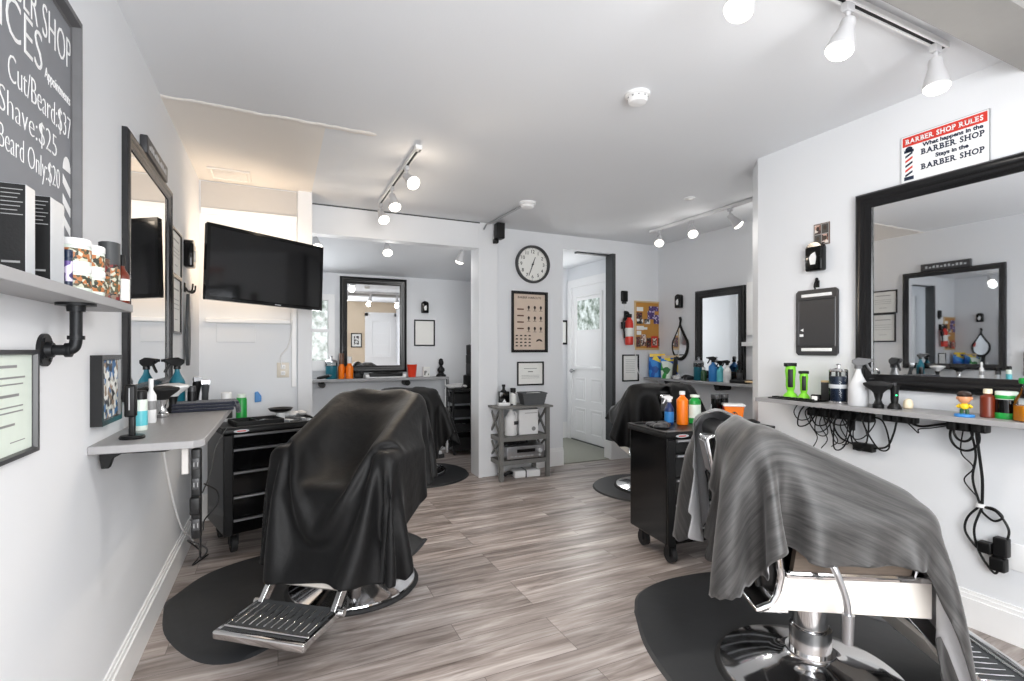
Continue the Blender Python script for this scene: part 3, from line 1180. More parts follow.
# ------------------------------------------------------------------ anti-fatigue mats
def floor_mat_obj(label, pts, h=0.012, z=0.0):
    cv = curve_pts([(p[0], p[1], 0) for p in pts] + [(pts[0][0], pts[0][1], 0)], 6)[:-1]
    m = MB()
    c = Vector((sum(p.x for p in cv) / len(cv), sum(p.y for p in cv) / len(cv), 0))
    top = [(c + (p - c) * 0.975).to_2d() for p in cv]
    n = len(cv)
    a = [m._v((p.x, p.y, z)) for p in cv]
    b = [m._v((p.x, p.y, z + h)) for p in top]
    m._f(b, 0)
    m._f(list(reversed(a)), 0)
    for i in range(n):
        m._f([a[i], a[(i + 1) % n], b[(i + 1) % n], b[i]], 0)
    return tag(obj('floor_mat', m, 'mat_vinyl'), label, 'floor mat')


floor_mat_obj('black floor mat under the front left chair', [(-0.53, 3.08), (-0.47, 2.74), (-0.32, 2.46), (-0.16, 2.37), (0.02, 2.46), (0.40, 2.78),
              (0.75, 3.10), (0.92, 3.34), (0.905, 3.37), (0.84, 3.52), (0.60, 3.56), (0.2, 3.56), (-0.10, 3.52), (-0.38, 3.36)])
floor_mat_obj('black floor mat under the near right chair', [(1.60, 1.99), (1.44, 1.70), (1.37, 1.36), (1.48, 0.98), (1.80, 0.72), (2.30, 0.62), (2.66, 0.9),
              (2.72, 1.5), (2.52, 2.0), (2.30, 2.15), (1.98, 2.19), (1.74, 2.13)])
floor_mat_obj('round black floor mat under the back room chair', [(1.31 + 0.54 * math.cos(a), 5.13 + 0.54 * math.sin(a)) for a in [k * PI / 8 for k in range(16)]])
floor_mat_obj('black floor mat under the chair behind the right tool cart', [(3.16 + 0.52 * math.cos(a), 3.73 + 0.50 * math.sin(a)) for a in [k * PI / 8 for k in range(16)]])


# ------------------------------------------------------------------ rolling tool carts
def tool_cart(label, loc, rz, w=0.66, dp=0.45, h=0.81):
    """Local +X along the front, +Y to the back; the origin is the front left corner on the floor."""
    t = thing('tool_cart', label, 'tool cart', (loc[0], loc[1], 0), rz)
    b = MB().box(0, w, 0.0, dp, 0.13, h - 0.03)
    obj('body', b, 'black_gloss', t, bevel=0.008)
    tp = MB().rbox(-0.012, w + 0.012, -0.012, dp + 0.012, h - 0.04, h - 0.012, 0.006)
    for x0, x1, y0, y1 in ((-0.012, w + 0.012, -0.012, 0.01), (-0.012, w + 0.012, dp - 0.01, dp + 0.012), (-0.012, 0.01, 0, dp), (w - 0.01, w + 0.012, 0, dp)):
        tp.box(x0, x1, y0, y1, h - 0.015, h)
    obj('top_tray', tp, 'black_satin', t, bevel=0.004)
    zs = [0.77, 0.68, 0.535, 0.38, 0.235, 0.14]
    for z1, z0 in zip(zs, zs[1:]):
        d = MB().box(0.05, w - 0.05, -0.014, 0.004, z0 + 0.006, z1 - 0.006)
        dr = obj('drawer', d, 'black_gloss', t, bevel=0.004)
        hd = MB().hexa([(0.055, -0.03, z1 - 0.018), (w - 0.055, -0.03, z1 - 0.018), (w - 0.055, -0.012, z1 - 0.026), (0.055, -0.012, z1 - 0.026),
                        (0.055, -0.030, z1 - 0.008), (w - 0.055, -0.030, z1 - 0.008), (w - 0.055, -0.012, z1 - 0.006), (0.055, -0.012, z1 - 0.006)])
        obj('drawer_pull', hd, 'steel', dr)
    for x in (0.0, w - 0.05):
        ps = MB().box(x, x + 0.05, -0.018, 0.0, 0.13, h - 0.05)
        obj('corner_post', ps, 'black_satin', t, bevel=0.004)
    bd = MB().prism([(0.10 + 0.035 * math.cos(a) * 1.3, h - 0.026 + 0.010 * math.sin(a)) for a in [k * PI / 8 for k in range(16)]], 0, 0.003)
    for v in bd.b.verts:
        v.co = Vector((v.co.x, -0.013 - v.co.z, v.co.y))
    bd.box(0.075, 0.125, -0.0175, -0.016, h - 0.029, h - 0.023, 1)
    obj('badge', bd, ['silver', 'red'], t)
    for x in (0.07, w - 0.07):
        for y in (0.06, dp - 0.06):
            c = MB().cyl((x - 0.016, y, 0.052), (x + 0.016, y, 0.052), 0.050, seg=24)
            c.cyl((x - 0.02, y, 0.052), (x + 0.02, y, 0.052), 0.022, seg=16, mi=1)
            c.box(x - 0.026, x - 0.020, y - 0.022, y + 0.022, 0.05, 0.13, 1)
            c.box(x + 0.020, x + 0.026, y - 0.022, y + 0.022, 0.05, 0.13, 1)
            c.box(x - 0.03, x + 0.03, y - 0.03, y + 0.03, 0.12, 0.131, 1)
            obj('caster', c, ['rubber', 'dark_iron'], t)
    return t


tool_cart('black five-drawer tool cart standing by the left wall below the television', (-0.31, 3.60), math.radians(17), 0.63, 0.46)
tool_cart('black five-drawer tool cart in front of the alcove, spray bottles on top', (2.10, 2.31), math.radians(-7), 0.80, 0.41)

# drawer tower in the back room
t = thing('rolling_cart', 'black open-sided rolling tower cart in the back room behind the post', 'cart', (1.94, 5.86, 0), math.radians(-4))
b = MB()
for x in (0, 0.33):
    for y in (0, 0.36):
        b.box(x, x + 0.025, y, y + 0.025, 0.05, 0.80)
obj('frame', b, 'black_satin', t, bevel=0.003)
for k, (z, hh) in enumerate(((0.06, 0.16), (0.29, 0.10), (0.47, 0.10), (0.64, 0.12))):
    d = MB().box(0.015, 0.34, -0.01, 0.38, z, z + 0.012)
    d.box(0.015, 0.34, -0.015, -0.003, z, z + hh).box(0.015, 0.34, 0.372, 0.384, z, z + hh)
    for q in range(6):
        d.box(0.008, 0.016, q * 0.065, q * 0.065 + 0.04, z, z + hh * (0.6 if q % 2 else 1))
        d.box(0.340, 0.348, q * 0.065, q * 0.065 + 0.04, z, z + hh)
    obj('basket', d, 'black_satin', t)
tp = MB().box(-0.01, 0.365, -0.01, 0.395, 0.795, 0.812)
obj('top_panel', tp, 'black_satin', t, bevel=0.004)
for x in (0.03, 0.32):
    for y in (0.03, 0.35):
        c = MB().cyl((x - 0.01, y, 0.026), (x + 0.01, y, 0.026), 0.026)
        c.box(x - 0.014, x + 0.014, y - 0.014, y + 0.014, 0.03, 0.06)
        obj('caster', c, 'rubber', t)
# ------------------------------------------------------------------ mirrors and frames
FRAME_PROF = [(0, 0), (0, 0.03), (0.012, 0.042), (0.03, 0.044), (0.042, 0.034), (0.05, 0.034), (0.066, 0.026), (0.078, 0.020), (0.08, 0.006)]


def wall_mirror(label, wall, loc, w, h, fw=0.08, fmat='black_frame', extra=None):
    t = on_wall('wall_mirror', label, 'mirror', wall, loc)
    k = fw / 0.08
    f = MB().moulding(w, h, [(a * k, b * 0.9 * min(1, k ** 1.5) + 0.001) for a, b in FRAME_PROF])
    obj('frame', f, fmat, t, smooth=50)
    g = MB().box(-w / 2 + fw * 0.9, w / 2 - fw * 0.9, -h / 2 + fw * 0.9, h / 2 - fw * 0.9, 0.002, 0.008)
    obj('mirror_glass', g, 'mirror_glass', t, smooth=0)
    return t


wall_mirror('large black framed mirror under the shop rules sign', 'right', (XR, 1.235, 1.625), 0.97, 1.07)
ml = wall_mirror('tall grey and black framed mirror on the left wall', 'left', (XL, 2.815, 1.630), 0.89, 1.06, fw=0.058, fmat='frame_dark')
bx = MB().box(-0.445, 0.445, -0.53, 0.53, 0.0, 0.0012)
obj('backboard', bx, 'black_frame', ml)
wall_mirror('black framed mirror above the back room shelf', 'back', (1.07, 6.30, 1.605), 0.80, 1.16, 0.085)
wall_mirror('black framed mirror on the alcove wall at the right', 'right', (XB, 3.915, 1.475), 0.66, 0.97, 0.085)
t = on_wall('name_board', 'small dark lettered board on top of the left wall mirror', 'sign', 'left', (XL, 2.86, 2.197))
obj('board', MB().rbox(-0.22, 0.22, -0.04, 0.04, 0.0, 0.03, 0.006), 'charcoal', t)
m = MB()
for k in range(11):
    m.box(-0.185 + k * 0.034, -0.165 + k * 0.034, -0.012, 0.014 if k % 3 else 0.004, 0.030, 0.0312)
obj('lettering', m, 'silver', t, smooth=0)


def frame(name, label, cat, wall, loc, w, h, fw=0.02, depth=0.02, fmat='black_frame', pmat='paper', mat_w=0.0, group=None, tilt=0.0, pz=0.0):
    t = on_wall(name, label, cat, wall, loc, group, tilt)
    f = MB().moulding(w, h, [(0, 0), (0, depth), (fw * 0.8, depth), (fw, depth * 0.5), (fw, 0.002)])
    obj('frame', f, fmat, t, smooth=0)
    p = MB().box(-w / 2 + fw * 0.9, w / 2 - fw * 0.9, -h / 2 + fw * 0.9, h / 2 - fw * 0.9, 0.001, 0.005 + pz)
    if mat_w > 0:
        p.box(-w / 2 + fw + mat_w, w / 2 - fw - mat_w, -h / 2 + fw + mat_w, h / 2 - fw - mat_w, 0.004, 0.0065, 1)
        obj('picture', p, ['paper', pmat], t, smooth=0)
    else:
        obj('picture', p, pmat, t, smooth=0)
    return t


def lines(t, rows, mat_='charcoal', z=0.0062, name='print_lines'):
    """rows: (x0, x1, y, thickness)"""
    m = MB()
    for x0, x1, y, th in rows:
        m.box(x0, x1, y - th / 2, y + th / 2, z - 0.001, z)
    return obj(name, m, mat_, t, smooth=0)


# certificate at the left edge
t = frame('framed_certificate', 'pale green certificate in a dark frame below the left wall shelf', 'certificate', 'left', (XL, 1.445, 1.178), 0.30, 0.245, 0.012, 0.016, 'charcoal', 'pale_green')
lines(t, [(-0.06, 0.06, 0.085, 0.006), (-0.10, 0.10, 0.06, 0.004), (-0.09, 0.09, 0.045, 0.003), (-0.07, 0.07, 0.02, 0.006), (-0.09, 0.09, -0.005, 0.003),
          (-0.09, 0.09, -0.017, 0.003), (-0.05, 0.05, -0.045, 0.005), (-0.10, -0.03, -0.085, 0.002), (0.03, 0.10, -0.085, 0.002)], 'grey')
frame('shadow_box_picture', 'small deep black box frame with a blue and white picture on the left wall', 'picture', 'left', (XL, 2.125, 1.168), 0.225, 0.23, 0.020, 0.032, 'black_frame', 'print_photo', pz=0.018)
# two paper certificates behind the left mirror
for i, (z, h) in enumerate(((1.86, 0.27), (1.56, 0.33))):
    t = frame('framed_certificate', ('upper' if i == 0 else 'lower') + ' of two black framed papers past the left wall mirror', 'certificate', 'left', (XL, 3.47, z), 0.30 if i == 0 else 0.27, h, 0.014, 0.014)
    lines(t, [(-0.08, 0.08, h * 0.28, 0.008), (-0.09, 0.09, h * 0.1, 0.003), (-0.09, 0.09, h * 0.02, 0.003), (-0.09, 0.09, -h * 0.06, 0.003), (-0.04, 0.04, -h * 0.25, 0.004)], 'grey')
# clock wall
t = frame('haircut_poster', 'tan poster of hairstyles in a black frame under the wall clock', 'poster', 'back', (2.493, YC, 1.606), 0.44, 0.665, 0.03, 0.025, pmat='poster_paper')
m = MB()
for r in range(3):
    for c in range(3):
        m.M = Matrix.Translation((-0.01 + c * 0.075, 0.16 - r * 0.115, 0.0058))
        m.prism([(0.014 * math.cos(a), 0.019 * math.sin(a)) for a in [k * PI / 5 for k in range(10)]], 0, 0.001)
        m.box(-0.005, 0.005, -0.032, -0.015, 0, 0.001)
        m.box(-0.02, 0.02, -0.040, -0.036, 0, 0.001)
for r in range(4):
    for c in range(4):
        m.M = Matrix.Translation((-0.155 + c * 0.052, -0.15 - r * 0.037, 0.0058))
        m.prism([(-0.015, -0.006), (0.014, -0.006), (0.016, 0.004), (0.004, 0.009), (-0.012, 0.007)], 0, 0.001)
m.M = Matrix.Translation((0.12, -0.215, 0.0058))
m.prism([(0.04 * math.cos(a), 0.03 * math.sin(a)) for a in [k * PI / 8 for k in range(9)]] + [(-0.02, 0.004), (0, 0.012), (0.02, 0.004)], 0, 0.001)
m.M = Matrix.Identity(4)
for k in range(4):
    m.box(-0.15, -0.07, 0.13 - k * 0.07, 0.145 - k * 0.07, 0.0055, 0.0065, 1)
m.text('BARBER HAIRCUTS', 0.034, (0, 0.265, 0.006), 0)
obj('print', m, ['hair', 'brown'], t, smooth=0)
t = frame('framed_certificate', 'small landscape certificate in a black frame above the grey stand', 'certificate', 'back', (2.505, YC, 1.043), 0.325, 0.26, 0.016, 0.016)
lines(t, [(-0.08, 0.08, 0.055, 0.006), (-0.11, 0.11, -0.02, 0.003), (-0.11, 0.11, -0.035, 0.003), (-0.11, 0.11, -0.05, 0.003)], 'grey')
lines(t, [(-0.03, 0.03, 0.02, 0.008)], 'charcoal', name='signature')
t = frame('framed_notice', 'portrait paper in a black frame below the fire extinguisher', 'certificate', 'back', (3.865, YC, 1.083), 0.245, 0.325, 0.016, 0.016)
lines(t, [(-0.07, 0.07, 0.10 - k * 0.022, 0.003) for k in range(8)], 'grey')
# back room
t = frame('framed_paper', 'blank white paper in a black frame right of the back room mirror', 'picture', 'back', (1.705, 6.30, 1.52), 0.27, 0.335, 0.016, 0.016)
# hall
frame('framed_picture', 'black framed picture at the end of the hall, seen through the opening', 'picture', 'back', (3.76, 6.36, 1.56), 0.25, 0.36, 0.03, 0.02)
# reflected: picture beside the front door
frame('framed_print', 'black and white print in a black frame beside the front door', 'picture', 'front', (1.90, YF, 1.56), 0.28, 0.38, 0.025, 0.02, pmat='print_bw', mat_w=0.05)
# photo card above the right hand wall dispenser
t = frame('photo_card', 'small card of four brown portraits above the strip dispenser on the right wall', 'picture', 'right', (XR, 1.928, 1.995), 0.097, 0.13, 0.004, 0.004, 'brown', 'grey')
m = MB()
for x in (-0.022, 0.022):
    for y in (-0.03, 0.03):
        m.box(x - 0.019, x + 0.019, y - 0.027, y + 0.027, 0.005, 0.006, 0 if x * y > 0 else 1)
        m.prism([(x + 0.010 * math.cos(a), y + 0.004 + 0.014 * math.sin(a)) for a in [k * PI / 5 for k in range(10)]], 0.006, 0.0066, 2)
obj('portraits', m, ['charcoal', 'print_card', 'hair'], t, smooth=0)

# rules sign
t = on_wall('rules_sign', 'white sign with red heading about shop rules above the right mirror', 'sign', 'right', (XR, 1.325, 2.285), tilt=0.0)
m = MB().prism([(-0.18, -0.122), (0.18, -0.122), (0.18, 0.122), (-0.18, 0.122)], 0.001, 0.006)
m.box(-0.172, 0.172, 0.066, 0.114, 0.006, 0.0068, 1)
m.moulding(0.36, 0.244, [(0, 0.001), (0, 0.0072), (0.003, 0.0072), (0.003, 0.006)], 2)
obj('plate', m, ['white_gloss', 'red', 'silver'], t, smooth=0)
m = MB()
slab_text(m, 'BARBER SHOP RULES', 0.026, 0.315, (0, 0.090, 0.0075), 1)
m.text('What happens in the', 0.027, (0.037, 0.051, 0.0065), 0, bold=0.0010, sx=1.05)
slab_text(m, 'BARBER SHOP', 0.029, 0.250, (0.037, 0.018, 0.0072), 0)
m.text('Stays in the', 0.027, (0.037, -0.020, 0.0065), 0, bold=0.0010, sx=1.05)
slab_text(m, 'BARBER SHOP', 0.029, 0.250, (0.037, -0.058, 0.0072), 0)
obj('lettering', m, ['navy', 'white_gloss'], t, smooth=0)
m = MB()
m.M = Matrix.Translation((-0.143, -0.022, 0.0062)) @ Matrix.Diagonal((1.25, 1.1, 1, 1))
m.box(-0.013, 0.013, -0.062, 0.050, 0, 0.001, 0)
for k in range(5):
    y = -0.062 + k * 0.022
    m.prism([(-0.013, y), (0.013, y + 0.016), (0.013, y + 0.026), (-0.013, y + 0.010)], 0.001, 0.0016, 1 if k % 2 else 2)
m.box(-0.017, 0.017, -0.078, -0.062, 0, 0.002, 2)
m.box(-0.017, 0.017, 0.050, 0.062, 0, 0.002, 2)
m.prism([(0.013 * math.cos(a), 0.066 + 0.012 * math.sin(a)) for a in [k * PI / 6 for k in range(12)]], 0, 0.002, 2)
obj('pole_emblem', m, ['white_gloss', 'red', 'navy'], t, smooth=0)

# chalk price board
t = on_wall('chalk_menu_board', 'grey chalk price board in a wide frame at the top left', 'chalkboard', 'left', (XL, 1.45, 1.91))
BW, BH = 1.00, 0.70
BY, BZ, BW, BH = 1.335, 1.865, 1.04, 0.77
t.location = (XL, BY, BZ)
f = MB().moulding(BW, BH, [(0, 0), (0, 0.026), (0.022, 0.030), (0.026, 0.010), (0.034, 0.008), (0.034, 0.002)])
obj('frame', f, 'frame_grey', t, smooth=0)
obj('board', MB().box(-BW / 2 + 0.03, BW / 2 - 0.03, -BH / 2 + 0.03, BH / 2 - 0.03, 0.001, 0.007), 'chalk_board', t, smooth=0)
m = MB()


def chalk(body, size, y0, y1, z, sx=None, bold=-0.0018):
    """Chalk writing between two places along the wall."""
    mm = MB().text(body, size, (0, 0, 0), 0, bold, 0.0004, 'LEFT')
    xs = [v.co.x for v in mm.b.verts]
    k = (y1 - y0) / (max(xs) - min(xs))
    x_min = min(xs)
    mm.b.free()
    m.text(body, size, (y0 - BY - x_min * k, z - BZ, 0.0076), 0, bold, 0.0004, 'LEFT', sx=k)


chalk('BARBER SHOP', 0.125, 1.35, 1.825, 2.13)
chalk('PRICES', 0.140, 1.29, 1.635, 2.035)
chalk('Appointments', 0.040, 1.65, 1.82, 2.005, bold=0)
chalk('Cut/Beard:$37', 0.092, 1.46, 1.825, 1.922)
chalk('Shave:$25', 0.085, 1.42, 1.725, 1.838)
chalk('Beard Only:$20', 0.080, 1.42, 1.745, 1.757)
obj('chalk_writing', m, 'chalk', t, smooth=0)
m = MB()
m.M = Matrix.Translation((1.795 - BY, 1.70 - BZ, 0.0074))
m.prism([(0.028 * math.cos(a), 0.10 + 0.04 * math.sin(a)) for a in [k * PI / 8 for k in range(9)]], 0, 0.0006)
for k in range(5):
    y = 0.06 - k * 0.055
    m.prism([(-0.028, y), (0.028, y - 0.03), (0.028, y - 0.005), (-0.028, y + 0.025)], 0, 0.0006)
obj('pole_drawing', m, 'chalk', t, smooth=0)

# ------------------------------------------------------------------ wall shelf with pipe brackets
t = thing('wall_shelf', 'grey shelf on black pipe brackets at the upper left', 'shelf', (XL, 1.2, 1.422))
obj('board', MB().box(0, 0.115, -0.75, 0.80, 0, 0.025), 'shelf_grey', t, bevel=0.002)
for y in (0.46, -0.12, -0.62):
    p = MB()
    p.tube(curve_pts([(0.008, y, -0.122), (0.045, y, -0.122), (0.060, y, -0.118), (0.066, y, -0.104), (0.067, y, -0.075), (0.067, y, -0.006)], 5), 0.0135, seg=14)
    p.cyl((0, y, -0.122), (0.009, y, -0.122), 0.042, seg=24)
    p.cyl((0.008, y, -0.122), (0.022, y, -0.122), 0.022, 0.019)
    p.cyl((0.067, y, -0.007), (0.067, y, 0.0), 0.042, seg=24)
    p.cyl((0.067, y, -0.022), (0.067, y, -0.006), 0.019, 0.021)
    for q in (0.045, 0.05):
        p.cyl((q, y, -0.122), (q + 0.008, y, -0.122), 0.0185)
    p.cyl((0.067, y, -0.095), (0.067, y, -0.085), 0.0185)
    for a in range(4):
        p.cyl((0.009, y + 0.03 * math.cos(a * PI / 2 + 0.6), -0.122 + 0.03 * math.sin(a * PI / 2 + 0.6)),
              (0.012, y + 0.03 * math.cos(a * PI / 2 + 0.6), -0.122 + 0.03 * math.sin(a * PI / 2 + 0.6)), 0.006, seg=8)
    obj('pipe_bracket', p, 'dark_iron', t)

SZ = 1.447


def carton(label, loc, sx, sy, sz, face, side, rz=0.0):
    t = thing('product_box', label, 'box', loc, rz)
    b = MB().box(-sx / 2, sx / 2, -sy / 2, sy / 2, 0, sz)
    bo = obj('carton', b, side, t, smooth=0, bevel=0.0012)
    f = MB().box(-sx / 2 + 0.0005, sx / 2 - 0.0005, -sy / 2 - 0.0008, -sy / 2, 0.001, sz - 0.001)
    for k in range(7):
        x1 = sx / 2 - 0.004 - (k % 3) * 0.004
        f.box(-sx / 2 + 0.004, x1, -sy / 2 - 0.0012, -sy / 2 - 0.0008, sz * 0.93 - k * 0.008, sz * 0.93 - k * 0.008 + 0.0016, 1)
    f.box(-sx / 2 + 0.005, sx / 2 - 0.008, -sy / 2 - 0.0012, -sy / 2 - 0.0008, 0.02, 0.024, 1)
    obj('printed_face', f, [face, 'grey'], t, smooth=0)
    return t


carton('tall dark product box nearest the camera on the left wall shelf', (-0.460, 1.290, SZ), 0.040, 0.042, 0.172, 'black_matte', 'silver')
carton('narrow black product box beside the white jars on the left wall shelf', (-0.462, 1.42, SZ), 0.046, 0.075, 0.180, 'black_satin', 'silver')


def jar(label, loc, r=0.034, h=0.066, body='pale_green', lid='white_plastic', band='print_food', name='jar', cat='jar', group=None, lh=0.018):
    t = thing(name, label, cat, loc, random.uniform(0, 6), group)
    b = MB().lathe([(r * 0.95, 0), (r, 0.003), (r, h - lh - 0.003), (r * 0.93, h - lh)], seg=28)
    obj('body', b, body, t)
    if band:
        q = MB().lathe([(r * 1.01, h * 0.14), (r * 1.012, h * 0.15), (r * 1.012, h - lh - 0.009), (r * 1.01, h - lh - 0.008)], seg=28)
        obj('wrap_label', q, band, t)
    l = MB().lathe([(r * 1.0, h - lh), (r * 1.03, h - lh + 0.002), (r * 1.03, h - 0.003), (r * 0.98, h), (0, h)], seg=28)
    obj('lid', l, lid, t)
    return t


jar('white jar with green rim on the left wall shelf, lower one beside the dark box', (-0.467, 1.615, SZ))
jar('white jar with green rim on the left wall shelf, upper one beside the dark box', (-0.467, 1.615, SZ + 0.0665), band='print_food')
jar('white jar with green rim on the left wall shelf, lower one beside the patterned bottle', (-0.462, 1.705, SZ))
jar('white jar with green rim on the left wall shelf, upper one beside the patterned bottle', (-0.462, 1.705, SZ + 0.0665))


def bottle(label, loc, r, h, body, cap, neck=0.35, shoulder=0.62, band=None, caph=0.14, name='bottle', cat='bottle', rz=None, group=None, capr=None, sx=1.0, sy=1.0, bh=(0.12, 0.55), liquid=None):
    """Lathed bottle: body, optional label band, cap."""
    t = thing(name, label, cat, loc, random.uniform(-0.3, 0.3) if rz is None else rz, group)
    nr = r * neck
    prof = [(r * 0.9, 0), (r, h * 0.02), (r, h * shoulder)]
    hs = h * (1 - caph)
    for k in range(1, 6):
        u = k / 6
        prof.append((r + (nr - r) * (0.5 - 0.5 * math.cos(PI * u)), h * shoulder + (hs - h * 0.03 - h * shoulder) * u))
    prof += [(nr, hs - h * 0.03), (nr, hs)]
    obj('body', MB().lathe(prof, seg=28, sx=sx, sy=sy), body, t)
    if band:
        obj('wrap_label', MB().lathe([(r * 1.01, h * bh[0]), (r * 1.015, h * bh[0] + 0.002), (r * 1.015, h * bh[1] - 0.002), (r * 1.01, h * bh[1])], seg=28, sx=sx, sy=sy), band, t)
    cr = capr or nr * 1.2
    obj('cap', MB().lathe([(cr, hs - 0.001), (cr, h - 0.002), (cr * 0.85, h), (0, h)], seg=20), cap, t)
    if liquid:
        obj('liquid', MB().lathe([(r * 0.88, 0.004), (r * 0.94, h * 0.03), (r * 0.94, h * liquid[1]), (0, h * liquid[1])], seg=24), liquid[0], t)
    return t


def spray_bottle(label, loc, r, h, body, head='black_satin', rz=0.0, group=None, band=None, neck=0.30, sx=1.0, shoulder=0.48):
    """Trigger spray bottle; the nozzle points along local +X."""
    t = thing('spray_bottle', label, 'spray bottle', loc, rz, group)
    nr = r * neck
    hb = h * 0.74
    prof = [(r * 0.92, 0), (r, h * 0.02), (r, h * shoulder)]
    for k in range(1, 6):
        u = k / 6
        prof.append((r + (nr - r) * (0.5 - 0.5 * math.cos(PI * u)), h * shoulder + (hb - h * shoulder) * u))
    prof += [(nr, hb), (nr, hb + h * 0.03)]
    obj('body', MB().lathe(prof, seg=28), body, t)
    if band:
        obj('wrap_label', MB().lathe([(r * 1.01, h * 0.08), (r * 1.015, h * 0.09), (r * 1.015, h * 0.42), (r * 1.01, h * 0.43)], seg=28), band, t)
    q = MB().lathe([(nr * 1.45, hb + h * 0.01), (nr * 1.45, hb + h * 0.07), (nr, hb + h * 0.09)], seg=20)
    k = h / 0.24
    q.M = Matrix.Translation((0, 0, hb + h * 0.09)) @ Matrix(((1, 0, 0, 0), (0, 0, -1, 0), (0, 1, 0, 0), (0, 0, 0, 1)))
    q.prism([(-0.026 * k, 0.008 * k), (-0.012 * k, -0.004 * k), (0.018 * k, -0.004 * k), (0.050 * k, 0.014 * k), (0.050 * k, 0.028 * k), (0.0, 0.034 * k), (-0.026 * k, 0.022 * k)], -0.011 * k, 0.011 * k)
    q.prism([(0.050 * k, 0.015 * k), (0.062 * k, 0.015 * k), (0.062 * k, 0.027 * k), (0.050 * k, 0.027 * k)], -0.008 * k, 0.008 * k)
    q.M = Matrix.Identity(4)
    obj('spray_head', q, head, t, bevel=0.0015)
    tr = MB().tube(curve_pts([(0.030 * k, 0, hb + h * 0.09 + 0.012 * k), (0.038 * k, 0, hb + h * 0.09 - 0.008 * k), (0.052 * k, 0, hb + h * 0.09 - 0.032 * k)], 4), [0.006 * k] * 8 + [0.004 * k])
    obj('trigger', tr, head, t)
    return t


jar('slim dark patterned bottle at the left of the white jars on the wall shelf', (-0.440, 1.485, SZ), r=0.008, h=0.085, body='navy', band='print_purple', lid='navy', name='bottle', cat='bottle')
bottle('small dark bottle with orange pattern on the left wall shelf', (-0.462, 1.795, SZ), 0.024, 0.115, 'print_dark', 'brown', neck=0.8, shoulder=0.78, band='print_food')
bottle('tall bottle with a big grey cap and dark label on the left wall shelf', (-0.458, 1.87, SZ), 0.026, 0.175, 'print_dark', 'dark_grey', neck=0.95, shoulder=0.6, caph=0.38, capr=0.0265, band='print_food')
bottle('slim amber bottle with white label at the far end of the left wall shelf', (-0.448, 1.965, SZ), 0.019, 0.155, 'amber', 'black_satin', neck=0.32, shoulder=0.55, band='paper', caph=0.22, bh=(0.06, 0.5))

# ------------------------------------------------------------------ left counter
CZ = 0.995
t = thing('wall_counter', 'grey laminate counter on the left wall below the tall mirror', 'counter', (XL, 2.58, CZ))
m = MB().prism([(0, -0.595), (0.285, -0.605), (0.315, -0.57), (0.318, 0.60), (0, 0.60)], -0.026, 0)
obj('worktop', m, ['counter_laminate'], t, bevel=0.003)
br = MB()
br.M = Matrix.Translation((0.09, -0.50, -0.026)) @ Matrix(((1, 0, 0, 0), (0, 0, -1, 0), (0, 1, 0, 0), (0, 0, 0, 1)))
br.prism([(-0.08, 0), (0.13, 0), (0.13, -0.012), (0.10, -0.02), (-0.02, -0.016), (-0.045, -0.03), (-0.055, -0.062), (-0.075, -0.062), (-0.08, -0.03)], -0.014, 0.014)
obj('shelf_bracket', br, 'black_satin', t, bevel=0.002)
br = MB()
br.M = Matrix.Translation((0.09, 0.40, -0.026)) @ Matrix(((1, 0, 0, 0), (0, 0, -1, 0), (0, 1, 0, 0), (0, 0, 0, 1)))
br.prism([(-0.08, 0), (0.13, 0), (0.13, -0.012), (0.10, -0.02), (-0.02, -0.016), (-0.045, -0.03), (-0.055, -0.062), (-0.075, -0.062), (-0.08, -0.03)], -0.014, 0.014)
obj('shelf_bracket', br, 'black_satin', t, bevel=0.002)
lg = MB().box(0.245, 0.265, -0.56, -0.535, -0.12, -0.026)
obj('leg_bracket', lg, 'panel_grey', t, bevel=0.002)
t = thing('power_strip', 'black vertical power strip hanging under the left counter corner', 'power strip', (-0.255, 2.03, 0.75))
m = MB().rbox(-0.015, 0.015, -0.014, 0.014, -0.10, 0.21, 0.006)
obj('body', m, 'black_satin', t)
for k in range(4):
    m = MB().rbox(-0.011, 0.011, -0.019, -0.013, 0.14 - k * 0.07, 0.18 - k * 0.07, 0.003)
    m.box(-0.007, -0.004, -0.0205, -0.018, 0.15 - k * 0.07, 0.165 - k * 0.07, 1).box(0.004, 0.007, -0.0205, -0.018, 0.15 - k * 0.07, 0.165 - k * 0.07, 1)
    obj('socket', m, ['charcoal', 'grey'], t)
m = MB().rbox(-0.016, 0.016, -0.045, -0.012, -0.01, 0.05, 0.006)
obj('plug', m, 'black_satin', t)


def cable(label, pts, r=0.004, mat_='black_satin', group=None, name='cable', cat='cable', n=8):
    return tag(obj(name, MB().tube(curve_pts(pts, n), r, seg=7), mat_), label, cat, group)


cable('black cord dropping from the strip under the left counter to the baseboard', [(-0.245, 2.035, 0.65), (-0.27, 2.25, 0.50), (-0.30, 2.70, 0.38), (-0.43, 3.10, 0.30), (-0.40, 3.35, 0.14), (-0.46, 3.5, 0.02), (-0.40, 3.68, 0.006)])
cable('white cord running down the left wall to the floor behind the counter', [(-0.53, 2.95, 0.95), (-0.52, 3.2, 0.55), (-0.515, 3.5, 0.25), (-0.51, 3.75, 0.12), (-0.50, 3.9, 0.012)], 0.005, 'white_plastic')
cable('thin looping black cord by the power strip of the left counter', [(-0.235, 2.05, 0.83), (-0.20, 2.09, 0.79), (-0.20, 2.10, 0.74), (-0.235, 2.06, 0.70), (-0.26, 2.2, 0.62), (-0.35, 2.6, 0.55)], 0.0025)
cable('thin black cord from the counter strip to the left tool cart', [(-0.24, 2.05, 0.80), (-0.26, 2.5, 0.78), (-0.29, 3.0, 0.80), (-0.28, 3.55, 0.83)], 0.0025)

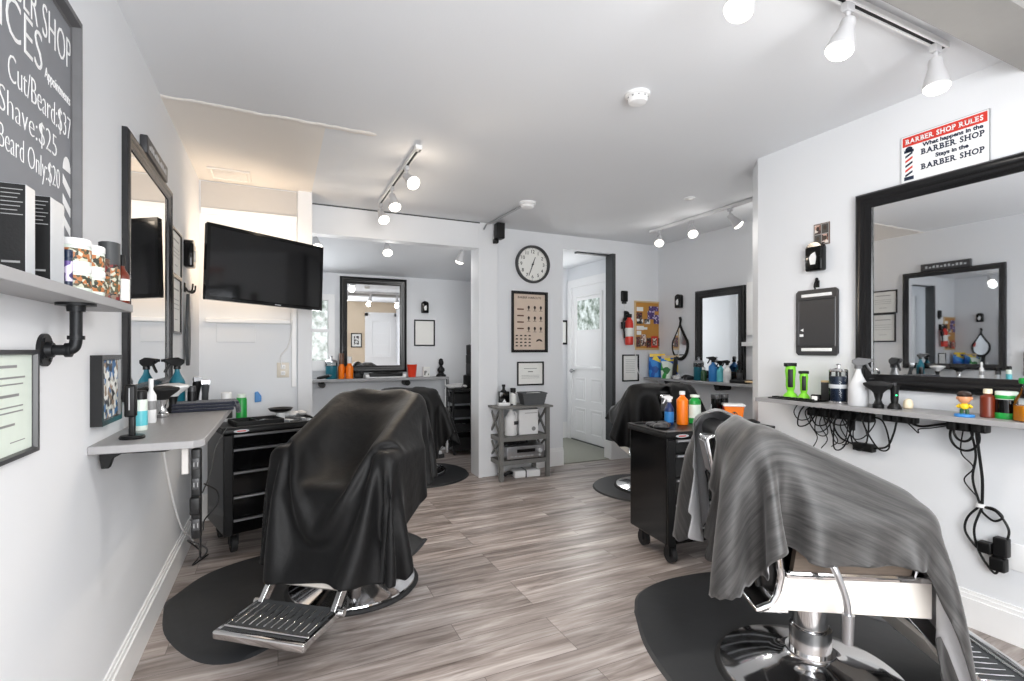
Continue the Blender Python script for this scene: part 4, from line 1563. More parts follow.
# things on the left counter
t = thing('trimmer_stand', 'black upright trimmer on a round-footed stand at the near end of the left counter', 'trimmer stand', (-0.455, 2.115, CZ))
m = MB().lathe([(0.036, 0), (0.038, 0.005), (0.034, 0.012), (0.0, 0.013)], seg=28)
m.rbox(-0.009, 0.009, -0.009, 0.009, 0.01, 0.09, 0.003)
obj('stand', m, 'black_satin', t)
m = MB().rbox(-0.020, 0.012, -0.018, 0.018, 0.075, 0.185, 0.006)
m.box(-0.006, -0.003, -0.019, -0.017, 0.10, 0.175, 1)
obj('trimmer', m, ['black_satin', 'steel'], t)


def can(label, loc, r, h, body, top, band=None, name='spray_can', cat='spray can', capk=0.22):
    t = thing(name, label, cat, loc, random.uniform(-0.5, 0.5))
    hb = h * (1 - capk)
    obj('body', MB().lathe([(r * 0.94, 0), (r, 0.004), (r, hb - 0.006), (r * 0.92, hb)], seg=28), body, t)
    if band:
        obj('wrap_label', MB().lathe([(r * 1.01, hb * 0.15), (r * 1.015, hb * 0.16), (r * 1.015, hb * 0.62), (r * 1.01, hb * 0.63)], seg=28), band, t)
    obj('cap', MB().lathe([(r * 0.93, hb - 0.001), (r * 0.93, h - 0.006), (r * 0.8, h), (0, h)], seg=24), top, t)
    return t


can('aqua and white spray can on the left counter behind the trimmer stand', (-0.475, 2.33, CZ), 0.022, 0.150, 'pale_green', 'black_satin', 'aqua')
bottle('slim white bottle with a nozzle on the left counter beside the dusters', (-0.482, 2.54, CZ), 0.019, 0.185, 'white_plastic', 'white_plastic', neck=0.4, shoulder=0.6, caph=0.2, band='grey', bh=(0.3, 0.5))
can('small dark can behind the aqua spray can on the left counter', (-0.500, 2.42, CZ), 0.022, 0.13, 'charcoal', 'black_satin', 'silver')


def neck_duster(label, loc, bristle, handle='chrome', k=1.0, group=None):
    t = thing('neck_duster', label, 'brush', loc, random.uniform(-0.4, 0.4), group)
    obj('handle', MB().lathe([(0.024 * k, 0), (0.026 * k, 0.004), (0.026 * k, 0.02 * k), (0.020 * k, 0.026 * k), (0.014 * k, 0.045 * k), (0.020 * k, 0.07 * k), (0.022 * k, 0.08 * k)], seg=24), handle, t)
    obj('bristles', MB().lathe([(0.020 * k, 0.078 * k), (0.030 * k, 0.092 * k), (0.056 * k, 0.112 * k), (0.068 * k, 0.125 * k), (0.066 * k, 0.134 * k), (0.03 * k, 0.142 * k), (0, 0.143 * k)], seg=28), bristle, t)
    return t


neck_duster('black bristled neck duster standing on the left counter', (-0.475, 2.72, CZ), 'black_matte')
neck_duster('white bristled neck duster just behind the black one on the left counter', (-0.462, 2.90, CZ), 'white_plastic', 'black_satin')
spray_bottle('teal spray bottle with black head on the left counter against the mirror', (-0.470, 3.06, CZ), 0.036, 0.275, 'teal', rz=PI + 0.6)
can('dark clipper oil can beside the teal spray bottle on the left counter', (-0.40, 3.02, CZ), 0.020, 0.12, 'black_satin', 'charcoal')


def clipper(label, loc, body='black_satin', k=1.0, rz=0.0, lean=0.25, group=None):
    t = thing('hair_clipper', label, 'hair clipper', loc, rz, group)
    R = Matrix.Rotation(lean, 4, 'X')
    m = MB()
    m.M = R
    m.tube([(0, 0, 0.0), (0, 0, 0.03 * k), (0, 0, 0.08 * k), (0, 0, 0.13 * k), (0, 0, 0.15 * k)], [0.014 * k, 0.018 * k, 0.017 * k, 0.021 * k, 0.018 * k], seg=14)
    obj('body', m, body, t)
    m = MB()
    m.M = R
    m.hexa([(-0.020 * k, -0.012 * k, 0.148 * k), (0.020 * k, -0.012 * k, 0.148 * k), (0.020 * k, 0.012 * k, 0.148 * k), (-0.020 * k, 0.012 * k, 0.148 * k),
            (-0.022 * k, -0.004 * k, 0.170 * k), (0.022 * k, -0.004 * k, 0.170 * k), (0.022 * k, 0.004 * k, 0.170 * k), (-0.022 * k, 0.004 * k, 0.170 * k)])
    obj('blade', m, 'steel', t)
    return t


clipper('black hair clipper standing at the far end of the left counter, against the mirror frame', (-0.405, 3.135, CZ), lean=0.28, rz=0.5)
clipper('silver and black hair clipper leaning toward the towel on the left counter', (-0.355, 3.12, CZ), 'dark_grey', lean=0.30, rz=0.2, k=0.9)
# folded navy towel
m = MB()
m.M = Matrix.Translation((-0.335, 2.985, CZ)) @ Matrix.Rotation(0.15, 4, 'Z')
for k in range(3):
    m.rbox(-0.145, 0.12 + 0.012 * k, -0.10 + 0.008 * k, 0.10 - 0.006 * k, 0.001 + k * 0.014, 0.015 + k * 0.014, 0.006)
m.tube(curve_pts([(0.115, -0.09, 0.034), (0.140, -0.03, 0.020), (0.150, 0.03, -0.02), (0.146, 0.08, 0.02)], 4), 0.012)
tag(obj('towel', m, 'navy_towel'), 'folded dark navy towel at the end of the left counter', 'towel')


# ------------------------------------------------------------------ wall dispensers and hooks
def strip_dispenser(label, wall, loc, k=1.0, group=None):
    t = on_wall('strip_dispenser', label, 'dispenser', wall, loc, group)
    m = MB().rbox(-0.055 * k, 0.055 * k, -0.085 * k, 0.07 * k, 0.0, 0.055 * k, 0.012 * k)
    m.prism([(0.05 * k * math.cos(a), 0.06 * k + 0.035 * k * math.sin(a)) for a in [q * PI / 8 for q in range(9)]], 0.0, 0.05 * k)
    obj('case', m, 'black_gloss', t)
    m = MB().prism([(-0.012 * k, -0.045 * k), (0.016 * k, -0.045 * k), (0.022 * k, 0.0), (0.015 * k, 0.032 * k), (-0.008 * k, 0.02 * k), (-0.022 * k, 0.0)], 0.05 * k, 0.062 * k)
    obj('paper_strip', m, 'white_plastic', t)
    return t


strip_dispenser('black neck strip dispenser beside the hook on the left wall', 'left', (XL, 3.80, 1.915), 1.0)
strip_dispenser('black neck strip dispenser on the right wall below the portrait card', 'right', (XR, 1.95, 1.855), 0.95)
strip_dispenser('black neck strip dispenser on the alcove wall above the hand mirror', 'right', (XB, 4.50, 1.87), 0.9)
strip_dispenser('black neck strip dispenser on the back room wall', 'back', (1.705, 6.30, 1.845), 0.85)
t = on_wall('wall_hook', 'black double wall hook on the left wall past the mirror', 'hook', 'left', (XL, 3.78, 1.70))
m = MB().rbox(-0.02, 0.02, -0.03, 0.03, 0, 0.008, 0.003)
for s in (-1, 1):
    m.tube(curve_pts([(0, -0.01, 0.006), (s * 0.03, -0.03, 0.03), (s * 0.05, -0.02, 0.05), (s * 0.055, 0.02, 0.055)], 5), 0.005)
m.tube(curve_pts([(0, 0, 0.006), (0, -0.03, 0.03), (0, -0.015, 0.06)], 5), 0.005)
obj('hook', m, 'black_satin', t)
t = on_wall('razor_strop', 'long dark grey leather strop hanging from the wall hook on the left', 'strop', 'left', (XL, 3.78, 1.66))
m = MB().prism([(-0.006, 0.0), (0.006, 0.0), (0.02, -0.06), (0.05, -0.20), (0.055, -0.30), (0.045, -0.40), (0.02, -0.46), (-0.02, -0.46), (-0.045, -0.40), (-0.055, -0.30), (-0.05, -0.20), (-0.02, -0.06)], 0.012, 0.03)
obj('leather', m, 'dark_grey', t, bevel=0.004)
obj('ring', MB().tube([(0.014 * math.cos(a), 0.012 + 0.014 * math.sin(a), 0.03) for a in [k * PI / 6 for k in range(12)]], 0.003, closed=True), 'steel', t)

# ------------------------------------------------------------------ television
t = thing('television', 'black flat screen television on a wall bracket above the left tool cart', 'television', (-0.052, 3.89, 1.855))
xa = Vector((0.718, 0.42, -0.022)).normalized()
za = Vector((-xa.y, xa.x, 0)).normalized() * -1          # out of the screen, toward the chairs
ya = za.cross(xa).normalized()
t.rotation_euler = Matrix((xa, ya, za)).transposed().to_euler()
TW, TH = 0.835, 0.49
m = MB().rbox(-TW / 2, TW / 2, -TH / 2, TH / 2, -0.035, 0.0, 0.008)
m.moulding(TW, TH, [(0, -0.004), (0, 0.006), (0.02, 0.006), (0.024, 0.0)])
m.rbox(-0.24, 0.24, -0.18, 0.18, -0.06, -0.03, 0.01)
obj('cabinet', m, 'black_gloss', t)
obj('screen', MB().box(-TW / 2 + 0.022, TW / 2 - 0.022, -TH / 2 + 0.024, TH / 2 - 0.022, 0.0, 0.003), 'screen', t, smooth=0)
obj('maker_mark', MB().box(0.04, 0.085, -TH / 2 + 0.008, -TH / 2 + 0.013, 0.006, 0.0068), 'silver', t, smooth=0)
m = MB()
q = t.matrix_basis.inverted()
pa, pb = q @ Vector((-0.02, YT - 0.01, 1.86)), Vector((0, 0, -0.06))
pm = (pa + pb) / 2 + Vector((0.10, 0, 0))
m.tube([pb, pm, pa], 0.018)
m.ball(pm, 0.03)
m.cyl(pa, q @ Vector((-0.02, YT, 1.86)), 0.07)
obj('wall_arm', m, 'black_satin', t)
cable('thin white cord from the television down to the wall outlet', [(0.09, 4.30, 1.60), (0.10, 4.41, 1.45), (0.07, 4.425, 1.32), (0.02, 4.42, 1.25), (0.03, 4.435, 1.16)], 0.004, 'white_plastic')
t = on_wall('power_outlet', 'almond outlet plate on the wall under the television', 'outlet', 'back', (0.037, YT, 1.138))
obj('plate', MB().rbox(-0.045, 0.045, -0.06, 0.06, 0, 0.006, 0.003), 'almond', t)
for y in (-0.025, 0.025):
    m = MB().rbox(-0.017, 0.017, y - 0.016, y + 0.016, 0.004, 0.009, 0.004)
    m.box(-0.008, -0.005, y - 0.006, y + 0.008, 0.008, 0.0095, 1).box(0.005, 0.008, y - 0.006, y + 0.008, 0.008, 0.0095, 1)
    obj('socket', m, ['white_plastic', 'charcoal'], t)
t = on_wall('ceiling_vent', 'cream vent cover at the ceiling edge in the far left corner', 'vent', 'back', (-0.32, 4.22, HC - 0.006))
t.rotation_euler = (PI, 0, 0)
m = MB().moulding(0.27, 0.24, [(0, 0), (0, 0.012), (0.02, 0.014), (0.028, 0.004)])
obj('frame', m, 'cream_paint', t)
for k in range(6):
    obj('slat', MB().box(-0.11, 0.11, -0.085 + k * 0.033, -0.063 + k * 0.033, 0.004, 0.008), 'cream_paint', t, smooth=0)

# things on the left tool cart
def on_left_cart(x, y):
    c, s = math.cos(math.radians(17)), math.sin(math.radians(17))
    return (-0.31 + c * x - s * y, 3.60 + s * x + c * y, 0.798)


can('white can with a dark band at the back left corner of the left tool cart', on_left_cart(0.11, 0.42), 0.036, 0.205, 'white_plastic', 'white_plastic', 'charcoal')
bottle('green bottle on the left tool cart', on_left_cart(0.20, 0.40), 0.035, 0.19, 'green', 'pale_green', neck=0.9, shoulder=0.8, caph=0.14, capr=0.026)
t = thing('tool_tray', 'flat black tray of tools on the left tool cart', 'tray', on_left_cart(0.24, 0.19), math.radians(17))
m = MB().box(-0.15, 0.15, -0.11, 0.11, 0.0, 0.006)
for x0, x1, y0, y1 in ((-0.15, 0.15, -0.11, -0.10), (-0.15, 0.15, 0.10, 0.11), (-0.15, -0.14, -0.11, 0.11), (0.14, 0.15, -0.11, 0.11), (-0.02, -0.012, -0.1, 0.1)):
    m.box(x0, x1, y0, y1, 0.0, 0.032)
obj('tray', m, 'black_satin', t, bevel=0.002)
for i, (x, y, a, mm) in enumerate(((0.36, 0.10, 0.4, 'steel'), (0.42, 0.14, 2.2, 'silver'), (0.47, 0.08, 1.1, 'steel'), (0.50, 0.17, 0.1, 'silver'), (0.40, 0.25, 1.7, 'steel'), (0.33, 0.22, 2.7, 'silver'))):
    p = on_left_cart(x, y)
    m = MB().rbox(-0.075, 0.03, -0.010, 0.010, 0.0, 0.018, 0.005)
    m.hexa([(0.03, -0.012, 0.0), (0.062, -0.016, 0.002), (0.062, 0.016, 0.002), (0.03, 0.012, 0.0), (0.03, -0.012, 0.018), (0.062, -0.016, 0.012), (0.062, 0.016, 0.012), (0.03, 0.012, 0.018)], 1)
    o = obj('hair_tool', m, [('charcoal', 'white_plastic', 'dark_grey')[i % 3], mm], smooth=35)
    o.location, o.rotation_euler = p, (0, 0, a)
    tag(o, ['charcoal clipper lying nearest the tray on the left tool cart', 'white handled tool lying in the middle of the left tool cart', 'grey clipper lying at the front of the left tool cart',
            'charcoal tool lying at the right end of the left tool cart', 'white tool lying beside the black bowl on the left tool cart', 'grey tool lying between tray and bowl on the left tool cart'][i], 'hair tool')
t = thing('mixing_bowl', 'shallow black bowl on a white cup on the left tool cart', 'bowl', on_left_cart(0.44, 0.32))
obj('cup', MB().lathe([(0.026, 0), (0.03, 0.004), (0.032, 0.045)], seg=20), 'white_plastic', t)
obj('bowl', MB().lathe([(0.03, 0.045), (0.07, 0.058), (0.085, 0.078), (0.08, 0.078), (0.06, 0.062), (0, 0.056)], seg=28), 'black_satin', t)
m = MB()
for k in range(14):
    m.ball((random.uniform(-0.07, 0.07), random.uniform(-0.04, 0.04), 0.022 + random.random() * 0.012), 0.03, 0.024, 0.018, seg=10)
o = obj('paper_towel', m, 'fluff')
o.location = on_left_cart(0.53, 0.33)
tag(o, 'crumpled white paper towel at the back right of the left tool cart', 'paper towel')
t = on_wall('wall_clip', 'small blue wall clip behind the left tool cart', 'clip', 'back', (-0.144, YT, 0.927))
m = MB().prism([(-0.022, -0.04), (0.025, -0.036), (0.025, 0.008), (0.0, 0.045), (-0.022, 0.04)], 0.0, 0.025)
obj('clip', m, 'blue', t, bevel=0.004)
# ------------------------------------------------------------------ right counter
RZ = 1.005
t = thing('wall_counter', 'long grey laminate counter under the right mirror', 'counter', (XR, 1.3, RZ))
obj('worktop', MB().box(-0.250, 0, -0.95, 0.89, -0.024, 0), 'counter_laminate', t, bevel=0.002)
for y in (0.45, -0.55):
    br = MB().box(-0.20, 0.0, y - 0.014, y + 0.014, -0.034, -0.024).box(-0.014, 0.0, y - 0.014, y + 0.014, -0.16, -0.024)
    obj('shelf_bracket', br, 'black_satin', t, bevel=0.002)

# things on the right counter
t = thing('accessory_tray', 'flat black tray under the lime clippers on the right counter', 'tray', (2.79, 1.96, RZ))
m = MB().rbox(-0.075, 0.075, -0.14, 0.15, 0, 0.008, 0.003)
for k in range(7):
    m.rbox(-0.06, -0.02, -0.12 + k * 0.038, -0.095 + k * 0.038, 0.006, 0.016, 0.003)
obj('tray', m, 'black_satin', t)


def lime_clipper(label, loc, k):
    t = thing('hair_clipper', label, 'hair clipper', loc, -0.5)
    m = MB().lathe([(0.036 * k, 0), (0.036 * k, 0.008), (0.028 * k, 0.022), (0.018 * k, 0.032), (0.014 * k, 0.05)], seg=20)
    obj('charging_base', m, 'lime', t)
    m = MB().tube([(0, 0, 0.04 * k), (0, 0, 0.06 * k), (0, 0, 0.10 * k), (0, 0, 0.14 * k), (0, 0, 0.165 * k)], [0.018 * k, 0.022 * k, 0.022 * k, 0.026 * k, 0.023 * k], seg=16)
    obj('body', m, 'lime', t)
    m = MB()
    m.M = Matrix.Rotation(math.radians(-115), 4, 'Z')
    m.rbox(0.014 * k, 0.0260 * k, -0.012 * k, 0.012 * k, 0.055 * k, 0.15 * k, 0.004)
    obj('grip_panel', m, 'black_satin', t)
    m = MB().rbox(-0.026 * k, 0.026 * k, -0.016 * k, 0.020 * k, 0.163 * k, 0.182 * k, 0.003)
    obj('blade', m, 'black_satin', t)
    return t


lime_clipper('lime green hair clipper on its stand, the taller one, on the right counter', (2.80, 2.02, RZ + 0.008), 1.15)
lime_clipper('lime green trimmer on its stand, the shorter one, on the right counter', (2.80, 1.935, RZ + 0.008), 0.90)
t = thing('card_box', 'small black box with tan top on the right counter', 'box', (2.86, 1.83, RZ), 0.1)
obj('box', MB().rbox(-0.025, 0.025, -0.028, 0.028, 0, 0.118, 0.003), 'charcoal', t)
obj('box_top', MB().rbox(-0.0255, 0.0255, -0.0285, 0.0285, 0.108, 0.120, 0.003), 'tan', t)
t = thing('square_jar', 'small black jar with white label in front of the tan topped box', 'jar', (2.775, 1.845, RZ), 0.2)
obj('body', MB().rbox(-0.020, 0.020, -0.022, 0.022, 0, 0.042, 0.006), 'black_gloss', t)
obj('label_patch', MB().rbox(-0.022, -0.018, -0.015, 0.015, 0.010, 0.034, 0.0015), 'paper', t)
# disinfectant jar with comb inside
t = thing('disinfectant_jar', 'tall glass disinfectant jar with dark blue liquid on the right counter', 'jar', (2.80, 1.735, RZ), 0)
obj('liquid', MB().lathe([(0.036, 0.016), (0.040, 0.022), (0.040, 0.15), (0, 0.15)], seg=28), 'navy', t)
obj('glass', MB().lathe([(0.044, 0.012), (0.045, 0.02), (0.045, 0.175), (0.043, 0.178)], seg=28), 'glass_clear', t)
obj('foot', MB().lathe([(0.045, 0), (0.047, 0.004), (0.047, 0.012), (0.042, 0.016)], seg=28), 'chrome', t)
obj('lid', MB().lathe([(0.046, 0.176), (0.047, 0.182), (0.040, 0.190), (0.010, 0.196), (0.008, 0.21), (0.014, 0.216), (0.0, 0.22)], seg=28), 'chrome', t)
m = MB()
for x in (-0.015, 0.015):
    m.box(x - 0.006, x + 0.006, -0.003, 0.003, 0.06, 0.185)
obj('comb', m, 'black_satin', t)
m = MB().lathe([(0.0455, 0.085), (0.046, 0.086), (0.046, 0.105), (0.0455, 0.106)], seg=28)
obj('wrap_label', m, 'silver', t)
spray_bottle('white spray bottle with grey trigger head on the right counter', (2.785, 1.622, RZ), 0.046, 0.262, 'frosted', 'frame_grey', rz=-1.0, neck=0.26, shoulder=0.34)
neck_duster('black neck duster on its chrome and black handle on the right counter', (2.755, 1.508, RZ), 'black_matte', 'black_satin', 0.95)
t = thing('trimmer_stand', 'black trimmer with a green light in its charging stand on the right counter', 'trimmer stand', (2.795, 1.455, RZ), 0.4)
m = MB().lathe([(0.030, 0), (0.030, 0.008), (0.022, 0.024), (0.014, 0.03)], seg=20)
obj('stand', m, 'black_satin', t)
m = MB().tube([(0, 0, 0.026), (0, 0, 0.05), (0, 0, 0.09), (0, 0, 0.118)], [0.014, 0.017, 0.017, 0.022], seg=14)
obj('trimmer', m, 'black_satin', t)
obj('blade', MB().rbox(-0.022, 0.022, -0.008, 0.008, 0.118, 0.130, 0.002), 'charcoal', t)
m = MB().ball((-0.0145, -0.0085, 0.07), 0.004, seg=8)
obj('indicator_light', m, 'glow_green', t)
t = thing('powder_puff', 'little cream egg shaped puff on the right counter', 'puff', (2.865, 1.43, RZ))
obj('puff', MB().lathe([(0.012, 0), (0.02, 0.004), (0.022, 0.02), (0.018, 0.04), (0.008, 0.05), (0, 0.052)], seg=18), 'cream', t)
# bobble-head figure (plain stand-in)
t = thing('bobblehead_figure', 'small dark-haired bobblehead figure in a yellow top on a blue base', 'figurine', (2.75, 1.155, RZ), -1.2)
obj('base', MB().lathe([(0.034, 0), (0.036, 0.004), (0.034, 0.012), (0.0, 0.014)], seg=24), 'blue', t)
m = MB().tube([(-0.009, 0, 0.012), (-0.009, 0, 0.028), (-0.004, 0, 0.036)], [0.007, 0.007, 0.008], mi=1)
m.tube([(0.009, 0, 0.012), (0.009, 0, 0.028), (0.004, 0, 0.036)], [0.007, 0.007, 0.008], mi=1)
m.ball((0, 0, 0.046), 0.016, 0.012, 0.016, mi=0)
m.tube([(-0.014, 0, 0.054), (-0.024, 0.004, 0.044), (-0.018, 0.014, 0.040)], 0.005, mi=0)
m.tube([(0.014, 0, 0.054), (0.024, 0.004, 0.044), (0.018, 0.014, 0.040)], 0.005, mi=0)
bd = obj('body', m, ['yellow', 'green_dark'], t)
m = MB().ball((0, 0, 0.083), 0.024, 0.023, 0.026)
m.ball((0, 0.024, 0.078), 0.005, 0.006, 0.006, seg=8)
m.ball((-0.024, 0, 0.082), 0.004, 0.005, 0.008, seg=8)
m.ball((0.024, 0, 0.082), 0.004, 0.005, 0.008, seg=8)
m.ball((-0.008, 0.0215, 0.088), 0.003, 0.002, 0.003, seg=8, mi=1)
m.ball((0.008, 0.0215, 0.088), 0.003, 0.002, 0.003, seg=8, mi=1)
m.box(-0.007, 0.007, 0.0215, 0.0235, 0.068, 0.070, 1)
obj('head', m, ['skin', 'hair'], t)
obj('hair', MB().lathe([(0.0245, 0.090), (0.026, 0.098), (0.021, 0.108), (0.010, 0.113), (0, 0.114)], seg=18), 'hair', t)
t = bottle('flat amber glass bottle with cream cap on the right counter', (2.815, 1.10, RZ), 0.026, 0.125, 'amber', 'cream', neck=0.5, shoulder=0.72, caph=0.15)
t = bottle('dark bottle with a wide green cap and green foot on the right counter', (2.835, 1.045, RZ), 0.037, 0.118, 'black_gloss', 'pale_green', neck=0.9, shoulder=0.7, caph=0.28, capr=0.037)
obj('foot_band', MB().lathe([(0.0375, 0), (0.0385, 0.002), (0.0385, 0.024), (0.0375, 0.026)], seg=28), 'green', t)
obj('cap_band', MB().lathe([(0.0373, 0.086), (0.038, 0.088), (0.038, 0.100), (0.0373, 0.102)], seg=28), 'green', t)
t = thing('flask', 'clear flask of orange liquid with a green stopper on the right counter', 'flask', (2.80, 0.965, RZ))
obj('glass', MB().lathe([(0.044, 0), (0.046, 0.004), (0.046, 0.07), (0.040, 0.095), (0.026, 0.115), (0.022, 0.14), (0.022, 0.16)], seg=28), 'glass_clear', t)
obj('liquid', MB().lathe([(0.042, 0.003), (0.0435, 0.006), (0.0435, 0.066), (0, 0.066)], seg=28), 'juice', t)
obj('stopper', MB().lathe([(0.026, 0.156), (0.028, 0.160), (0.028, 0.178), (0.0, 0.182)], seg=24), 'green', t)

# barber's board hung on the right wall
t = on_wall('hanging_board', 'dark plastic board with slot handles hung on the right wall', 'board', 'right', (XR, 1.955, 1.467))
m = MB()
out = [(-0.115, -0.20), (0.115, -0.20), (0.13, -0.185), (0.13, 0.185), (0.115, 0.20), (-0.115, 0.20), (-0.13, 0.185), (-0.13, -0.185)]
m.prism(out, 0.002, 0.014)
m.rbox(-0.095, 0.095, 0.155, 0.175, 0.006, 0.0165, 0.004, 1)
m.rbox(-0.095, 0.095, -0.175, -0.155, 0.006, 0.0165, 0.004, 1)
m.moulding(0.236, 0.29, [(0, 0.014), (0.004, 0.018), (0.010, 0.014)])
m.box(-0.105, -0.080, -0.085, -0.070, 0.014, 0.0155, 1)
m.prism([(-0.10, -0.045), (-0.08, -0.055), (-0.08, -0.035)], 0.014, 0.0155, 1)
obj('board', m, ['charcoal', 'white_plastic'], t, bevel=0.002)
t = on_wall('wall_hook', 'small black hook holding the dark board on the right wall', 'hook', 'right', (XR, 1.955, 1.69))
m = MB().rbox(-0.014, 0.014, -0.012, 0.03, 0, 0.008, 0.003)
m.tube(curve_pts([(0, 0.02, 0.006), (0, 0.016, 0.022), (0, -0.008, 0.030), (0, -0.022, 0.022)], 5), 0.005)
m.ball((0, 0.034, 0.008), 0.010, 0.014, 0.008)
obj('hook', m, 'black_satin', t)

# ------------------------------------------------------------------ cables and power under the right counter
def strip(label, loc, L, rz, r=0.02, n=5):
    t = thing('power_strip', label, 'power strip', loc, rz)
    obj('body', MB().rbox(-L / 2, L / 2, -0.026, 0.026, -0.028, 0.018, 0.008), 'black_satin', t)
    for k in range(n):
        x = -L / 2 + (k + 0.7) * L / (n + 0.4)
        obj('plug', MB().rbox(x - 0.015, x + 0.015, -0.05, -0.02, -0.02, 0.02, 0.006), 'black_matte', t)
    return t


strip('long black power strip under the left end of the right counter', (2.915, 1.80, 0.935), 0.36, -PI / 2)
strip('short black power block in the middle under the right counter', (2.905, 1.485, 0.955), 0.15, -PI / 2, n=3)
strip('black power block above the cord bundle under the right counter', (2.89, 1.20, 0.952), 0.15, -PI / 2, n=3)
t = thing('power_adapter', 'black adapter brick hanging on its cord below the right counter', 'adapter', (2.925, 1.665, 0.765), -PI / 2)
obj('brick', MB().rbox(-0.06, 0.045, -0.02, 0.02, -0.022, 0.022, 0.006), 'black_satin', t)
cable('cord rising from the hanging adapter brick to the middle power block', [(2.925, 1.62, 0.765), (2.92, 1.555, 0.79), (2.91, 1.52, 0.86), (2.905, 1.50, 0.94)], 0.005)
cable('cord from the hanging adapter brick up to the long power strip', [(2.925, 1.725, 0.77), (2.92, 1.80, 0.80), (2.91, 1.83, 0.87), (2.91, 1.80, 0.93)], 0.005)
cg = 'tangled black cords under the left end of the right counter'
for k in range(12):
    y = 2.02 - k * 0.036
    dz = 0.10 + 0.07 * ((k * 7) % 5) / 4 + (0.06 if k > 5 else 0)
    yo = 0.05 * math.sin(k * 2.1)
    pts = [(2.87 + 0.02 * (k % 3), y, 0.975), (2.86, y + 0.02, 0.92), (2.88, y + yo, 0.975 - dz), (2.91, y + yo - 0.04, 0.985 - dz), (2.915, y - 0.05, 0.92), (2.91, 1.93 - 0.025 * k, 0.94)]
    cable('thin black cord looping in the tangle under the left end of the right counter', pts, 0.0032 + 0.001 * (k % 2), group=cg)
for k in range(4):
    y = 1.95 - k * 0.06
    cable('thin black cord hanging below the tangle under the right counter toward the cape',
          [(2.91, y, 0.93), (2.90, y + 0.015, 0.86), (2.915, y - 0.02, 0.78), (2.905, y + 0.01, 0.70 + 0.02 * k)], 0.003, group='cords hanging down behind the grey cape')
cable('thick black cord running along under the right counter between the power blocks', [(2.90, 1.46, 0.945), (2.90, 1.40, 0.92), (2.90, 1.33, 0.935), (2.895, 1.26, 0.955), (2.89, 1.20, 0.965)], 0.006)
cable('thin cord beside the thick one under the right counter, with a small curl', [(2.90, 1.47, 0.95), (2.90, 1.42, 0.90), (2.905, 1.405, 0.885), (2.90, 1.40, 0.905), (2.90, 1.34, 0.92), (2.89, 1.22, 0.96)], 0.003)
for k in range(2):
    rr = 0.035 + 0.02 * k
    cable(('small' if k == 0 else 'large') + ' coil of cord hanging directly under the right power block', [(2.87 + 0.012 * k, 1.20 + 0.01 + rr * math.sin(a), 0.955 - rr + rr * math.cos(a) * 1.2) for a in [q * PI / 5 for q in range(11)]], 0.0055)
cable('wavy thin cord in the bundle from the right power block down to the tie', [(2.885, 1.215, 0.94), (2.91, 1.235, 0.82), (2.90, 1.185, 0.76), (2.915, 1.225, 0.69), (2.925, 1.18, 0.62), (2.93, 1.165, 0.58)], 0.003)
cable('straight thick cord in the bundle from the right power block down to the tie', [(2.885, 1.17, 0.94), (2.91, 1.165, 0.80), (2.92, 1.16, 0.70), (2.93, 1.165, 0.58)], 0.006)
cable('second straight cord in the bundle from the right power block down to the tie', [(2.885, 1.19, 0.94), (2.91, 1.18, 0.82), (2.92, 1.195, 0.70), (2.93, 1.17, 0.58)], 0.005)
cable('cord looping left from the tie to the lower wall plug', [(2.93, 1.17, 0.585), (2.925, 1.215, 0.52), (2.925, 1.225, 0.45), (2.92, 1.18, 0.39), (2.92, 1.135, 0.375)], 0.005)
cable('long cord looping under the wall plugs from the tie', [(2.93, 1.165, 0.58), (2.92, 1.19, 0.47), (2.92, 1.17, 0.37), (2.915, 1.12, 0.30), (2.91, 1.10, 0.315)], 0.005)
cable('cord arching right from the tie to the upper wall plug', [(2.93, 1.16, 0.58), (2.925, 1.11, 0.57), (2.92, 1.07, 0.51), (2.92, 1.075, 0.45)], 0.005)
cable('closed loop of cord hanging from the white tie', [(2.925, 1.165, 0.58), (2.92, 1.12, 0.585), (2.92, 1.09, 0.555), (2.92, 1.12, 0.53), (2.925, 1.16, 0.555), (2.93, 1.17, 0.578)], 0.005)
t = thing('cable_tie', 'white tie around the cord bundle below the right counter', 'cable tie', (2.926, 1.168, 0.585))
obj('tie', MB().lathe([(0.014, -0.008), (0.017, -0.006), (0.017, 0.006), (0.014, 0.008)], seg=14), 'white_plastic', t)
t = on_wall('power_outlet', 'white outlet plate with black plugs low on the right wall', 'outlet', 'right', (XR, 1.06, 0.385))
obj('plate', MB().rbox(-0.04, 0.04, -0.06, 0.06, 0, 0.006, 0.003), 'white_plastic', t)
for k, (x, y, w2, h2) in enumerate(((-0.035, 0.035, 0.05, 0.085), (-0.045, -0.045, 0.055, 0.06), (-0.09, 0.015, 0.05, 0.05))):
    t2 = on_wall('wall_plug', ['upper large black plug in the low right outlet', 'lower black plug in the low right outlet', 'left square black plug at the low right outlet'][k], 'plug', 'right', (XR, 1.06 - x, 0.385 + y))
    m = MB().rbox(-w2 / 2, w2 / 2, -h2 / 2, h2 / 2, 0.007, 0.05, 0.006)
    obj('plug_body', m, 'black_satin', t2)

# ------------------------------------------------------------------ right tool cart contents
def on_right_cart(x, y):
    c, s = math.cos(math.radians(-7)), math.sin(math.radians(-7))
    return (2.10 + c * x - s * y, 2.31 + s * x + c * y, 0.798)


